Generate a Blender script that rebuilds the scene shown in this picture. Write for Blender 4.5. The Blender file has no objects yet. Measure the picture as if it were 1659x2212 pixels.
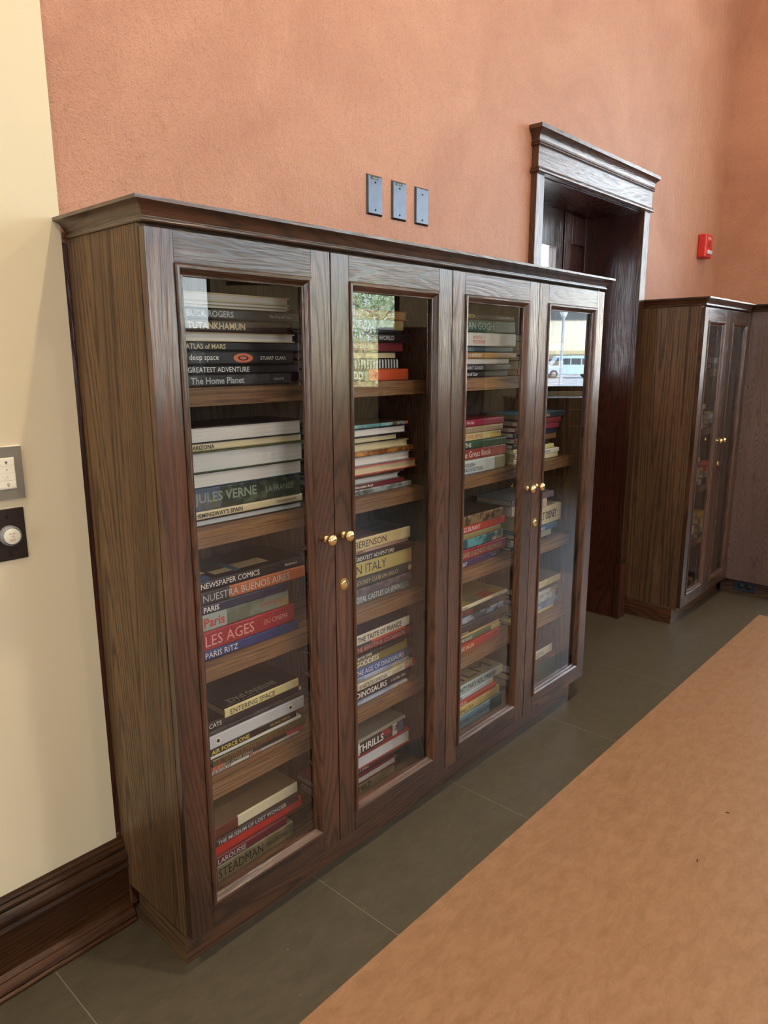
import bpy, math, random
from mathutils import Vector, Matrix
S = bpy.context.scene
COL = S.collection
PI = math.pi

# ---------------------------------------------------------------- camera, world, sun, exposure
CAM = (-0.7273, -1.2492, 1.3812)
YAW, PITCH, ROLL, FPX = 0.83353, -0.21056, -0.00309, 1548.09
cy, sy, cp, sp = math.cos(YAW), math.sin(YAW), math.cos(PITCH), math.sin(PITCH)
fw = Vector((sy*cp, cy*cp, sp)); rt = Vector((cy, -sy, 0)); up = rt.cross(fw)
c_, s_ = math.cos(ROLL), math.sin(ROLL)
rt, up = c_*rt + s_*up, -s_*rt + c_*up
cam_data = bpy.data.cameras.new('camera')
cam = bpy.data.objects.new('camera', cam_data)
COL.objects.link(cam)
m = Matrix((rt, up, -fw)).transposed().to_4x4()
m.translation = Vector(CAM)
cam.matrix_world = m
cam_data.sensor_fit = 'HORIZONTAL'
cam_data.sensor_width = 36.0
cam_data.lens = FPX/1659*36.0
cam_data.clip_start = 0.02
cam_data.clip_end = 500
S.camera = cam
S.view_settings.view_transform = 'Standard'
S.view_settings.look = 'None'
S.view_settings.gamma = 1
S.view_settings.exposure = EXPOSURE = -0.85
S.view_settings.use_curve_mapping = False

W = bpy.data.worlds.new('World'); S.world = W; W.use_nodes = True
wn = W.node_tree.nodes; wl = W.node_tree.links
wn.clear()
wo = wn.new('ShaderNodeOutputWorld'); wb = wn.new('ShaderNodeBackground')
tc = wn.new('ShaderNodeTexCoord'); sep = wn.new('ShaderNodeSeparateXYZ'); rmp = wn.new('ShaderNodeValToRGB')
wl.new(tc.outputs['Generated'], sep.inputs[0]); wl.new(sep.outputs['Z'], rmp.inputs[0])
rmp.color_ramp.elements[0].color = (0.90, 0.95, 1.0, 1); rmp.color_ramp.elements[0].position = 0.02
rmp.color_ramp.elements[1].color = (0.46, 0.68, 1.0, 1); rmp.color_ramp.elements[1].position = 0.8
wl.new(rmp.outputs[0], wb.inputs[0]); wb.inputs[1].default_value = WORLD = 15.0
wl.new(wb.outputs[0], wo.inputs[0])

def light(name, kind, loc, energy, color, size=None, size_y=None, direction=None, parent=None, shape=None, spread=None):
    d = bpy.data.lights.new(name, kind); d.energy = energy; d.color = color
    if kind == 'AREA':
        d.shape = shape or ('RECTANGLE' if size_y else 'DISK'); d.size = size
        if size_y: d.size_y = size_y
        if spread: d.spread = spread
    if kind == 'SUN': d.angle = size
    o = bpy.data.objects.new(name, d); COL.objects.link(o)
    o.location = loc
    if direction: o.rotation_euler = Vector(direction).to_track_quat('-Z', 'Y').to_euler()
    if parent: o.parent = parent
    return o
light('sun', 'SUN', (0, 20, 30), 170.0, (1.0, 0.94, 0.84), size=0.01, direction=(0.05, -0.72, -0.62))

# ---------------------------------------------------------------- helpers
class MB:
    """collects shapes and links them as ONE mesh object"""
    def __init__(s): s.v = []; s.f = []; s.m = []
    def add(s, vs, fs, mi=0):
        b = len(s.v); s.v += [tuple(p) for p in vs]
        for f in fs: s.f.append([b+i for i in f]); s.m.append(mi)
        return s
    def box(s, x0, x1, y0, y1, z0, z1, mi=0):
        v = [(x0,y0,z0),(x1,y0,z0),(x1,y1,z0),(x0,y1,z0),(x0,y0,z1),(x1,y0,z1),(x1,y1,z1),(x0,y1,z1)]
        return s.add(v, [(0,3,2,1),(4,5,6,7),(0,1,5,4),(1,2,6,5),(2,3,7,6),(3,0,4,7)], mi)
    def prism(s, poly, axis, a, b, mi=0):
        """poly: 2D points in the two other axes (in xyz order), extruded from a to b"""
        n = len(poly)
        def P(p, t):
            return (t,p[0],p[1]) if axis == 'x' else ((p[0],t,p[1]) if axis == 'y' else (p[0],p[1],t))
        v = [P(p,a) for p in poly] + [P(p,b) for p in poly]
        f = [tuple(range(n))[::-1], tuple(range(n,2*n))]
        for i in range(n): j = (i+1) % n; f.append((i,j,n+j,n+i))
        return s.add(v, f, mi)
    def sweep(s, path, prof, mi=0):
        """path: 2D xy points, outside on the right hand; prof: closed (out,z) polygon; mitred"""
        n = len(prof); rings = []
        for i, p in enumerate(path):
            p = Vector(p)
            d0 = (p-Vector(path[i-1])).normalized() if i else None
            d1 = (Vector(path[i+1])-p).normalized() if i < len(path)-1 else None
            if d0 is None: d0 = d1
            if d1 is None: d1 = d0
            n0 = Vector((d0.y,-d0.x)); n1 = Vector((d1.y,-d1.x)); b = (n0+n1); b = b/(1+n0.dot(n1))
            rings.append([(p.x+b.x*o, p.y+b.y*o, z) for o, z in prof])
        v = [q for r in rings for q in r]; f = []
        for i in range(len(path)-1):
            for k in range(n):
                j = (k+1) % n; f.append((i*n+k, (i+1)*n+k, (i+1)*n+j, i*n+j))
        if isinstance(mi, (list, tuple)):
            for i in range(len(path)-1): s.add(v, f[i*n:(i+1)*n], mi[i])
            s.add(v, [tuple(range(n)), tuple(range((len(path)-1)*n, len(path)*n))[::-1]], mi[0]); return s
        f.append(tuple(range(n))); f.append(tuple(range((len(path)-1)*n, len(path)*n))[::-1])
        return s.add(v, f, mi)
    def lathe(s, prof, origin, axis='y', seg=28, mi=0, sgn=-1):
        """prof: (r, h) from base outwards; axis pointing along sgn*axis"""
        o = Vector(origin); rings = []
        for r, h in prof:
            ring = []
            for k in range(seg):
                a = 2*PI*k/seg; c, q = r*math.cos(a), r*math.sin(a)
                if axis == 'y': ring.append((o.x+c, o.y+sgn*h, o.z+q))
                elif axis == 'z': ring.append((o.x+c, o.y+q, o.z+sgn*h))
                else: ring.append((o.x+sgn*h, o.y+c, o.z+q))
            rings.append(ring)
        n = len(prof); v = [p for r in rings for p in r]; f = []
        for i in range(n-1):
            for k in range(seg):
                j = (k+1) % seg; f.append((i*seg+k, i*seg+j, (i+1)*seg+j, (i+1)*seg+k))
        f.append(tuple(range(seg))[::-1]); f.append(tuple(range((n-1)*seg, n*seg)))
        return s.add(v, f, mi)
    def tube(s, pts, r, seg=8, mi=0):
        pts = [Vector(p) for p in pts]; n = len(pts); v = []; f = []
        for i, p in enumerate(pts):
            t = (pts[min(i+1,n-1)]-pts[max(i-1,0)]).normalized()
            a = Vector((0,0,1)) if abs(t.z) < .9 else Vector((1,0,0))
            u = t.cross(a).normalized(); w = t.cross(u)
            rr = r[i] if isinstance(r, (list,tuple)) else r
            for k in range(seg):
                g = 2*PI*k/seg; v.append(p+rr*(math.cos(g)*u+math.sin(g)*w))
        for i in range(n-1):
            for k in range(seg):
                j = (k+1) % seg; f.append((i*seg+k, i*seg+j, (i+1)*seg+j, (i+1)*seg+k))
        f.append(tuple(range(seg))[::-1]); f.append(tuple(range((n-1)*seg, n*seg)))
        return s.add(v, f, mi)
    def ball(s, c, r, mi=0, seg=10, rings=6, sq=(1,1,1)):
        v = []; f = []
        for i in range(rings+1):
            th = PI*i/rings
            for k in range(seg):
                a = 2*PI*k/seg; v.append((c[0]+sq[0]*r*math.sin(th)*math.cos(a), c[1]+sq[1]*r*math.sin(th)*math.sin(a), c[2]+sq[2]*r*math.cos(th)))
        for i in range(rings):
            for k in range(seg):
                j = (k+1) % seg; f.append((i*seg+k, (i+1)*seg+k, (i+1)*seg+j, i*seg+j))
        return s.add(v, f, mi)
    def build(s, name, mats, parent=None, smooth=None, bevel=0, loc=None):
        me = bpy.data.meshes.new(name); me.from_pydata(s.v, [], s.f)
        if not isinstance(mats, (list,tuple)): mats = [mats]
        for mt in mats: me.materials.append(mt)
        me.polygons.foreach_set('material_index', s.m)
        import bmesh
        bm = bmesh.new(); bm.from_mesh(me); bmesh.ops.recalc_face_normals(bm, faces=bm.faces)
        bm.to_mesh(me); bm.free()
        if smooth:
            me.polygons.foreach_set('use_smooth', [True]*len(me.polygons))
            me.set_sharp_from_angle(angle=math.radians(smooth))
        me.update()
        o = bpy.data.objects.new(name, me); COL.objects.link(o)
        if parent: o.parent = parent
        if loc: o.location = loc
        if bevel:
            b = o.modifiers.new('bevel', 'BEVEL'); b.width = bevel; b.segments = 2; b.limit_method = 'ANGLE'; b.angle_limit = math.radians(40)
        return o

def tag(o, label=None, cat=None, group=None, kind=None):
    if label: o['label'] = label
    if cat: o['category'] = cat
    if group: o['group'] = group
    if kind: o['kind'] = kind
    return o
def thing(name, label, cat, loc=(0,0,0), group=None):
    o = bpy.data.objects.new(name, None); COL.objects.link(o); o.location = loc; o.empty_display_size = .05
    return tag(o, label, cat, group)
def struct(o, label=None): return tag(o, label, None, None, 'structure')

def lin(h):
    r, g, b = int(h[0:2],16)/255, int(h[2:4],16)/255, int(h[4:6],16)/255
    f = lambda c: c/12.92 if c <= .04045 else ((c+.055)/1.055)**2.4
    return (f(r), f(g), f(b), 1)

LAMP_W = 50
_tx = {}
def text_mesh(txt, bold=0):
    if (txt, bold) in _tx: return _tx[(txt, bold)]
    c = bpy.data.curves.new('lettering', 'FONT'); c.body = txt; c.size = 1; c.resolution_u = 2; c.offset = bold
    o = bpy.data.objects.new('lettering', c); COL.objects.link(o)
    dg = bpy.context.evaluated_depsgraph_get()
    me = bpy.data.meshes.new_from_object(o.evaluated_get(dg))
    v = [tuple(p.co) for p in me.vertices]; f = [tuple(p.vertices) for p in me.polygons]
    bpy.data.objects.remove(o); bpy.data.curves.remove(c); bpy.data.meshes.remove(me)
    if not v: v = [(0,0,0),(1,0,0),(0,1,0)]; f = []
    x0 = min(p[0] for p in v); x1 = max(p[0] for p in v); y0 = min(p[1] for p in v); y1 = max(p[1] for p in v)
    _tx[(txt, bold)] = ([((p[0]-x0)/(x1-x0), (p[1]-y0)/(y1-y0)) for p in v], f, (x1-x0)/(y1-y0))
    return _tx[(txt, bold)]
def put_text(mb, txt, x0, x1, z0, z1, y, mi=0, flip=False, slant=0, bold=0):
    """lettering filling a box on the plane y (facing -y)"""
    v, f, asp = text_mesh(txt, bold)
    out = []
    for a, b in v:
        if flip: a, b = 1-a, 1-b
        out.append((x0+a*(x1-x0)+slant*b*(z1-z0), y, z0+b*(z1-z0)))
    mb.add(out, f, mi)

# ---------------------------------------------------------------- materials
def new_mat(name):
    mt = bpy.data.materials.new(name); mt.use_nodes = True; n = mt.node_tree.nodes; n.clear()
    out = n.new('ShaderNodeOutputMaterial'); b = n.new('ShaderNodeBsdfPrincipled')
    mt.node_tree.links.new(b.outputs[0], out.inputs[0])
    return mt, n, mt.node_tree.links, b
def plain(name, color, rough=.5, metal=0, coat=0, noise=.06, scale=60, bump=0, spec=.5):
    mt, n, l, b = new_mat(name)
    tcn = n.new('ShaderNodeTexCoord'); nz = n.new('ShaderNodeTexNoise'); nz.inputs['Scale'].default_value = scale; nz.inputs['Detail'].default_value = 3
    l.new(tcn.outputs['Object'], nz.inputs['Vector'])
    mx = n.new('ShaderNodeMix'); mx.data_type = 'RGBA'; mx.blend_type = 'MULTIPLY'; mx.inputs[0].default_value = 1
    rp = n.new('ShaderNodeMapRange'); rp.inputs[1].default_value = .3; rp.inputs[2].default_value = .7; rp.inputs[3].default_value = 1-noise; rp.inputs[4].default_value = 1+noise
    l.new(nz.outputs[0], rp.inputs[0]); mx.inputs[6].default_value = color; l.new(rp.outputs[0], mx.inputs[7])
    l.new(mx.outputs[2], b.inputs['Base Color'])
    b.inputs['Roughness'].default_value = rough; b.inputs['Metallic'].default_value = metal; b.inputs['Coat Weight'].default_value = coat
    b.inputs['Coat Roughness'].default_value = .08; b.inputs['Specular IOR Level'].default_value = spec
    if bump:
        bp = n.new('ShaderNodeBump'); bp.inputs['Strength'].default_value = bump; bp.inputs['Distance'].default_value = .001
        l.new(nz.outputs[0], bp.inputs['Height']); l.new(bp.outputs[0], b.inputs['Normal'])
    return mt

def wood(name, axis, c_light, c_mid, c_dark, rough=.38, figure=1.0, coat=1.0, spec=.22, along=.85):
    """stained oak: cathedral figure from contour lines of a stretched noise, plus fine pores"""
    mt, n, l, b = new_mat(name)
    tcn = n.new('ShaderNodeTexCoord'); oi = n.new('ShaderNodeObjectInfo')
    off = n.new('ShaderNodeVectorMath'); off.operation = 'MULTIPLY_ADD'
    mul = n.new('ShaderNodeMath'); mul.operation = 'MULTIPLY'; mul.inputs[1].default_value = 13
    l.new(oi.outputs['Random'], mul.inputs[0])
    l.new(mul.outputs[0], off.inputs[0]); off.inputs[1].default_value = (1, 1.7, .9); l.new(tcn.outputs['Object'], off.inputs[2])
    k = {'x': 0, 'y': 1, 'z': 2}[axis]
    def mapped(across, along):
        mp = n.new('ShaderNodeMapping'); sc = [across]*3; sc[k] = along; mp.inputs['Scale'].default_value = sc
        l.new(off.outputs[0], mp.inputs['Vector']); return mp
    # figure
    m1 = mapped(7*figure, along*figure); nz = n.new('ShaderNodeTexNoise'); nz.inputs['Scale'].default_value = 1; nz.inputs['Detail'].default_value = 1.2; nz.inputs['Roughness'].default_value = .35
    l.new(m1.outputs[0], nz.inputs['Vector'])
    mq = mapped(220, 9); nj = n.new('ShaderNodeTexNoise'); nj.inputs['Scale'].default_value = 1; nj.inputs['Detail'].default_value = 2
    l.new(mq.outputs[0], nj.inputs['Vector'])
    j = n.new('ShaderNodeMath'); j.operation = 'MULTIPLY_ADD'; j.inputs[1].default_value = .02; l.new(nj.outputs[0], j.inputs[0]); l.new(nz.outputs[0], j.inputs[2])
    a = n.new('ShaderNodeMath'); a.operation = 'MULTIPLY'; a.inputs[1].default_value = 30; l.new(j.outputs[0], a.inputs[0])
    fr = n.new('ShaderNodeMath'); fr.operation = 'FRACT'; l.new(a.outputs[0], fr.inputs[0])
    rp = n.new('ShaderNodeValToRGB'); e = rp.color_ramp.elements
    e[0].position = 0; e[0].color = (1,1,1,1); e[1].position = .16; e[1].color = (.75,.75,.75,1)
    e2 = rp.color_ramp.elements.new(.35); e2.color = (.12,.12,.12,1)
    e3 = rp.color_ramp.elements.new(.75); e3.color = (0,0,0,1)
    e4 = rp.color_ramp.elements.new(1.0); e4.color = (.55,.55,.55,1)
    l.new(fr.outputs[0], rp.inputs[0])
    # pores
    m2 = mapped(420, 11); n2 = n.new('ShaderNodeTexNoise'); n2.inputs['Scale'].default_value = 1; n2.inputs['Detail'].default_value = 3; n2.inputs['Roughness'].default_value = .6
    l.new(m2.outputs[0], n2.inputs['Vector'])
    pr = n.new('ShaderNodeMapRange'); pr.inputs[1].default_value = .47; pr.inputs[2].default_value = .66; l.new(n2.outputs[0], pr.inputs[0])
    # broad tone
    m3 = mapped(5, .7); n3 = n.new('ShaderNodeTexNoise'); n3.inputs['Scale'].default_value = 1.3; n3.inputs['Detail'].default_value = 2
    l.new(m3.outputs[0], n3.inputs['Vector'])
    br = n.new('ShaderNodeMapRange'); br.inputs[1].default_value = .35; br.inputs[2].default_value = .65; l.new(n3.outputs[0], br.inputs[0])
    x1 = n.new('ShaderNodeMix'); x1.data_type = 'RGBA'; x1.inputs[6].default_value = c_light; x1.inputs[7].default_value = c_mid; l.new(br.outputs[0], x1.inputs[0])
    f1 = n.new('ShaderNodeMath'); f1.operation = 'MULTIPLY'; f1.inputs[1].default_value = .8; l.new(rp.outputs[0], f1.inputs[0])
    po = n.new('ShaderNodeMath'); po.operation = 'MULTIPLY'; po.inputs[1].default_value = .62; l.new(pr.outputs[0], po.inputs[0])
    mxv = n.new('ShaderNodeMath'); mxv.operation = 'MAXIMUM'; l.new(f1.outputs[0], mxv.inputs[0]); l.new(po.outputs[0], mxv.inputs[1])
    x2 = n.new('ShaderNodeMix'); x2.data_type = 'RGBA'; l.new(mxv.outputs[0], x2.inputs[0]); l.new(x1.outputs[2], x2.inputs[6]); x2.inputs[7].default_value = c_dark
    l.new(x2.outputs[2], b.inputs['Base Color'])
    rr = n.new('ShaderNodeMath'); rr.operation = 'MULTIPLY_ADD'; rr.inputs[1].default_value = .12; rr.inputs[2].default_value = rough; l.new(mxv.outputs[0], rr.inputs[0]); l.new(rr.outputs[0], b.inputs['Roughness'])
    bp = n.new('ShaderNodeBump'); bp.inputs['Strength'].default_value = .5; bp.inputs['Distance'].default_value = .0006; bp.invert = True; l.new(bp.outputs[0], b.inputs['Coat Normal'])
    l.new(mxv.outputs[0], bp.inputs['Height']); l.new(bp.outputs[0], b.inputs['Normal'])
    b.inputs['Specular IOR Level'].default_value = spec
    b.inputs['Coat Weight'].default_value = coat; b.inputs['Coat Roughness'].default_value = .2; b.inputs['Coat IOR'].default_value = 1.55
    return mt
OK_L, OK_M, OK_D = lin('5a3720'), lin('371f11'), lin('110a06')
oak = {a: wood('dark_oak_'+a, a, OK_L, OK_M, OK_D, rough=.33) for a in 'xyz'}
oak_side = {a: wood('oak_veneer_'+a, a, lin('785d3f'), lin('5c452f'), lin('1e140e'), rough=.42, figure=1.25, along=.22, coat=.25) for a in 'xyz'}
oak_in = {a: wood('oak_inside_'+a, a, lin('5a4535'), lin('3f2e22'), lin('231813'), rough=.55, coat=.1) for a in 'xyz'}
oak_deep = {a: wood('mahogany_oak_'+a, a, lin('4d2418'), lin('351510'), lin('190b09'), rough=.34) for a in 'xyz'}
oak_base = {a: wood('walnut_oak_'+a, a, lin('4a2b13'), lin('301a0b'), lin('150b05'), rough=.3, coat=.0) for a in 'xyz'}

def glass_mat(name, boost=1.9, tint=(.985,.99,.985,1)):
    mt = bpy.data.materials.new(name); mt.use_nodes = True; n = mt.node_tree.nodes; l = mt.node_tree.links; n.clear()
    out = n.new('ShaderNodeOutputMaterial'); mx = n.new('ShaderNodeMixShader'); tr = n.new('ShaderNodeBsdfTransparent'); gl = n.new('ShaderNodeBsdfGlossy')
    fr = n.new('ShaderNodeFresnel'); fr.inputs[0].default_value = 1.5; ge = n.new('ShaderNodeNewGeometry')
    inv = n.new('ShaderNodeMath'); inv.operation = 'SUBTRACT'; inv.inputs[0].default_value = 1; l.new(ge.outputs['Backfacing'], inv.inputs[1])
    m1 = n.new('ShaderNodeMath'); m1.operation = 'MULTIPLY'; l.new(fr.outputs[0], m1.inputs[0]); l.new(inv.outputs[0], m1.inputs[1])
    m2 = n.new('ShaderNodeMath'); m2.operation = 'MULTIPLY'; m2.inputs[1].default_value = boost; m2.use_clamp = True; l.new(m1.outputs[0], m2.inputs[0])
    tr.inputs[0].default_value = tint; gl.inputs['Roughness'].default_value = 0.0
    l.new(m2.outputs[0], mx.inputs[0]); l.new(tr.outputs[0], mx.inputs[1]); l.new(gl.outputs[0], mx.inputs[2]); l.new(mx.outputs[0], out.inputs[0])
    return mt
glass = glass_mat('clear_glass')
window_glass = glass_mat('window_glass', 1.0, (.97,.98,.98,1))
brass = plain('polished_brass', lin('e6cf98'), .2, 1, noise=.03)
brass_dull = plain('satin_brass', lin('b59a5c'), .3, 1, noise=.03)
black_metal = plain('black_hinge_metal', lin('15161a'), .35, .6)
steel = plain('brushed_steel', lin('a9abad'), .3, 1)
paper_white = plain('page_edges', lin('d9d6cc'), .8, scale=300)

def plaster(name, c1, c2, c3, rough, bump, scale=1.0):
    mt, n, l, b = new_mat(name)
    tcn = n.new('ShaderNodeTexCoord')
    def nz(sc, det, rg=.5, dist=0, vec=None):
        q = n.new('ShaderNodeTexNoise'); q.inputs['Scale'].default_value = sc; q.inputs['Detail'].default_value = det; q.inputs['Roughness'].default_value = rg; q.inputs['Distortion'].default_value = dist
        l.new(tcn.outputs['Object'], q.inputs['Vector']); return q
    a = nz(1.6*scale, 5, .6, 1.0); g = nz(230*scale, 3, .6); h = nz(11*scale, 5, .6, 1.2)
    vm = n.new('ShaderNodeMapping'); vm.inputs['Scale'].default_value = (1.6, 1, .7); l.new(tcn.outputs['Object'], vm.inputs[0]); l.new(vm.outputs[0], h.inputs['Vector'])
    r1 = n.new('ShaderNodeMapRange'); r1.inputs[1].default_value = .35; r1.inputs[2].default_value = .65; l.new(a.outputs[0], r1.inputs[0])
    x1 = n.new('ShaderNodeMix'); x1.data_type = 'RGBA'; l.new(r1.outputs[0], x1.inputs[0]); x1.inputs[6].default_value = c1; x1.inputs[7].default_value = c2
    r2 = n.new('ShaderNodeMapRange'); r2.inputs[1].default_value = .5; r2.inputs[2].default_value = .68; r2.inputs[4].default_value = .5; l.new(g.outputs[0], r2.inputs[0])
    x2 = n.new('ShaderNodeMix'); x2.data_type = 'RGBA'; l.new(r2.outputs[0], x2.inputs[0]); l.new(x1.outputs[2], x2.inputs[6]); x2.inputs[7].default_value = c3
    l.new(x2.outputs[2], b.inputs['Base Color']); b.inputs['Roughness'].default_value = rough
    s = n.new('ShaderNodeMath'); s.operation = 'MULTIPLY_ADD'; s.inputs[1].default_value = 2.5; l.new(h.outputs[0], s.inputs[0]); l.new(g.outputs[0], s.inputs[2])
    bp = n.new('ShaderNodeBump'); bp.inputs['Strength'].default_value = bump; bp.inputs['Distance'].default_value = .0025; l.new(s.outputs[0], bp.inputs['Height']); l.new(bp.outputs[0], b.inputs['Normal'])
    return mt
orange = plaster('terracotta_plaster', lin('bc8a70'), lin('aa775e'), lin('936550'), .42, .9)
cream = plain('cream_paint', lin('d9ceb0'), .55, noise=.015, scale=3, bump=.05)
white_paint = plain('white_ceiling_paint', lin('e8e2d2'), .7, noise=.02, scale=3)

def lino(name, c1, c2, c3, rough, streak, seams=False, spec=.5):
    mt, n, l, b = new_mat(name)
    tcn = n.new('ShaderNodeTexCoord')
    mp = n.new('ShaderNodeMapping'); mp.inputs['Scale'].default_value = (1, 2.2, 1); l.new(tcn.outputs['Object'], mp.inputs[0])
    def nz(sc, det, rg, dist):
        q = n.new('ShaderNodeTexNoise'); q.inputs['Scale'].default_value = sc; q.inputs['Detail'].default_value = det; q.inputs['Roughness'].default_value = rg; q.inputs['Distortion'].default_value = dist
        l.new(mp.outputs[0], q.inputs['Vector']); return q
    a = nz(16, 8, .75, .6); c = nz(95, 5, .7, 1.6); d = nz(1.2, 2, .5, 0)
    r1 = n.new('ShaderNodeMapRange'); r1.inputs[1].default_value = .38; r1.inputs[2].default_value = .62; l.new(a.outputs[0], r1.inputs[0])
    x1 = n.new('ShaderNodeMix'); x1.data_type = 'RGBA'; l.new(r1.outputs[0], x1.inputs[0]); x1.inputs[6].default_value = c1; x1.inputs[7].default_value = c2
    r2 = n.new('ShaderNodeMapRange'); r2.inputs[1].default_value = .55; r2.inputs[2].default_value = .75; r2.inputs[4].default_value = streak; l.new(c.outputs[0], r2.inputs[0])
    x2 = n.new('ShaderNodeMix'); x2.data_type = 'RGBA'; l.new(r2.outputs[0], x2.inputs[0]); l.new(x1.outputs[2], x2.inputs[6]); x2.inputs[7].default_value = c3
    last = x2.outputs[2]
    if seams:
        se = n.new('ShaderNodeSeparateXYZ'); l.new(tcn.outputs['Object'], se.inputs[0])
        ad = n.new('ShaderNodeMath'); ad.operation = 'ADD'; ad.inputs[1].default_value = .206+6.1; l.new(se.outputs[0], ad.inputs[0])
        md = n.new('ShaderNodeMath'); md.operation = 'MODULO'; md.inputs[1].default_value = .61; l.new(ad.outputs[0], md.inputs[0])
        lt = n.new('ShaderNodeMath'); lt.operation = 'LESS_THAN'; lt.inputs[1].default_value = .0016; l.new(md.outputs[0], lt.inputs[0])
        x3 = n.new('ShaderNodeMix'); x3.data_type = 'RGBA'; x3.inputs[7].default_value = lin('7d7868'); l.new(lt.outputs[0], x3.inputs[0]); l.new(last, x3.inputs[6]); last = x3.outputs[2]
        vo = n.new('ShaderNodeTexVoronoi'); vo.inputs['Scale'].default_value = 22; l.new(tcn.outputs['Object'], vo.inputs['Vector'])
        l4 = n.new('ShaderNodeMath'); l4.operation = 'LESS_THAN'; l4.inputs[1].default_value = .028; l.new(vo.outputs['Distance'], l4.inputs[0])
        x4 = n.new('ShaderNodeMix'); x4.data_type = 'RGBA'; x4.inputs[7].default_value = lin('a09a88'); l.new(l4.outputs[0], x4.inputs[0]); l.new(last, x4.inputs[6]); last = x4.outputs[2]
    l.new(last, b.inputs['Base Color'])
    b.inputs['Roughness'].default_value = rough; b.inputs['Specular IOR Level'].default_value = spec
    bp = n.new('ShaderNodeBump'); bp.inputs['Strength'].default_value = .06; bp.inputs['Distance'].default_value = .001; l.new(c.outputs[0], bp.inputs['Height']); l.new(bp.outputs[0], b.inputs['Normal'])
    return mt
lino_tan = lino('tan_linoleum', lin('977355'), lin('876346'), lin('a88767'), .40, .55)
lino_grey = lino('grey_linoleum', lin('4f483a'), lin('453f32'), lin('5a5344'), .42, .3, seams=True)

# ---------------------------------------------------------------- the room
YW, YC = .316, .304          # orange wall face, cream wall face
CEIL = 4.3
DX0, DX1, DZ = 1.895, 2.848, 2.07
struct(MB().box(-5.2, 9.5, -8.2, 1.4, -.12, 0, 1).box(-5.0, 3.42, -8.0, -.265, -.001, .0006, 0).build('floor', [lino_tan, lino_grey]))
struct(MB().box(-.011, DX0-.02, YW, .56, 0, CEIL).box(DX1+.02, 4.26, YW, .56, 0, CEIL).box(DX0-.02, DX1+.02, YW, .56, DZ+.02, CEIL).build('wall_back', orange))
struct(MB().box(-5.2, -.011, YC, .56, 0, CEIL).build('wall_entry', cream))
struct(MB().box(4.01, 4.26, -.14, YW, 0, CEIL).build('wall_right', orange))
struct(MB().box(-5.2, 9.5, -8.3, .56, CEIL, CEIL+.2).build('ceiling', white_paint))
trim_w = plain('painted_window_frame', lin('3a2a22'), .4)

def wall_holes(name, p0, p1, holes, mat, th=.22, z1=CEIL):
    """wall from p0 to p1 (room on its left), holes: (u0,u1,z0,z1)"""
    p0 = Vector(p0); p1 = Vector(p1); L = (p1-p0).length; d = (p1-p0)/L; nrm = Vector((d.y, -d.x))
    mb = MB(); u = 0
    def bx(u0, u1, a, b):
        q = [p0+d*u0, p0+d*u1, p0+d*u1+nrm*th, p0+d*u0+nrm*th]
        mb.prism([(v.x, v.y) for v in q], 'z', a, b)
    for (a, b, c, e) in sorted(holes):
        if a > u: bx(u, a, 0, z1)
        if c > 0: bx(a, b, 0, c)
        if e < z1: bx(a, b, e, z1)
        u = b
    if u < L: bx(u, L, 0, z1)
    o = struct(mb.build(name, mat))
    return p0, d, nrm, th
WN = [0]
def window(fr, u0, u1, z0, z1, nx=1, nz=1):
    p0, d, nrm, th = fr; WN[0] += 1
    W_ = u1-u0; H = z1-z0
    e = bpy.data.objects.new('window_%d' % WN[0], None); COL.objects.link(e); struct(e)
    o = p0+d*u0+nrm*(th*.5)
    e.location = (o.x, o.y, z0); e.rotation_euler = (0, 0, math.atan2(d.y, d.x))
    f = .06; mb = MB()
    mb.box(0, f, -.04, .04, 0, H).box(W_-f, W_, -.04, .04, 0, H).box(f, W_-f, -.04, .04, 0, f).box(f, W_-f, -.04, .04, H-f, H)
    for i in range(1, nx): x = W_*i/nx; mb.box(x-.025, x+.025, -.035, .035, f, H-f)
    for i in range(1, nz): z = H*i/nz; mb.box(f, W_-f, -.03, .03, z-.02, z+.02)
    mb.build('window_frame', trim_w, e)
    MB().box(f, W_-f, -.004, .004, f, H-f).build('pane', window_glass, e)
    # portal: tells the renderer where daylight enters
    pd = bpy.data.lights.new('daylight_portal', 'AREA'); pd.shape = 'RECTANGLE'; pd.size = W_; pd.size_y = H; pd.cycles.is_portal = True
    po = bpy.data.objects.new('daylight_portal', pd); COL.objects.link(po); po.parent = e
    po.location = (W_/2, -.06, H/2); po.rotation_euler = (math.radians(90), 0, 0)
CP = Vector((CAM[0], 1.2732)); FV = Vector((math.sin(YAW), -math.cos(YAW))); RV = Vector((math.cos(YAW), math.sin(YAW)))
WC = CP + FV*9.0                          # foot of the angled window wall
def wp(u, off=0): q = WC + RV*u - FV*off; return (q.x, q.y)
q0, q1 = wp(-4.2), wp(4.7)
fr = wall_holes('wall_bay', q0, q1, [(4.2-3.7, 4.2-2.08, .98, 4.1), (4.2-.95, 4.2+.2, .98, 4.1), (4.2+1.95, 4.2+4.4, .98, 4.1), (2.3, 3.1, 2.25, 4.1), (4.55, 6.0, 2.25, 4.1)], cream)
window(fr, 2.3, 3.1, 2.25, 4.1); window(fr, 4.55, 6.0, 2.25, 4.1, 2)  # upper windows added to widen the sheen on oak and header
window(fr, .5, 2.12, .98, 4.1); window(fr, 3.25, 4.4, .98, 4.1); window(fr, 6.15, 8.6, .98, 4.1)
fr = wall_holes('wall_front', (-5.0, -8.0), q0, [(3.0, 5.4, .9, 3.4)], cream)
window(fr, 3.0, 5.4, .9, 3.4, 2)  # added in the unseen front wall to bring in more light
fr = wall_holes('wall_left', (-5.0, YC), (-5.0, -8.0), [(1.2, 2.7, .9, 2.7)], cream)
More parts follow.
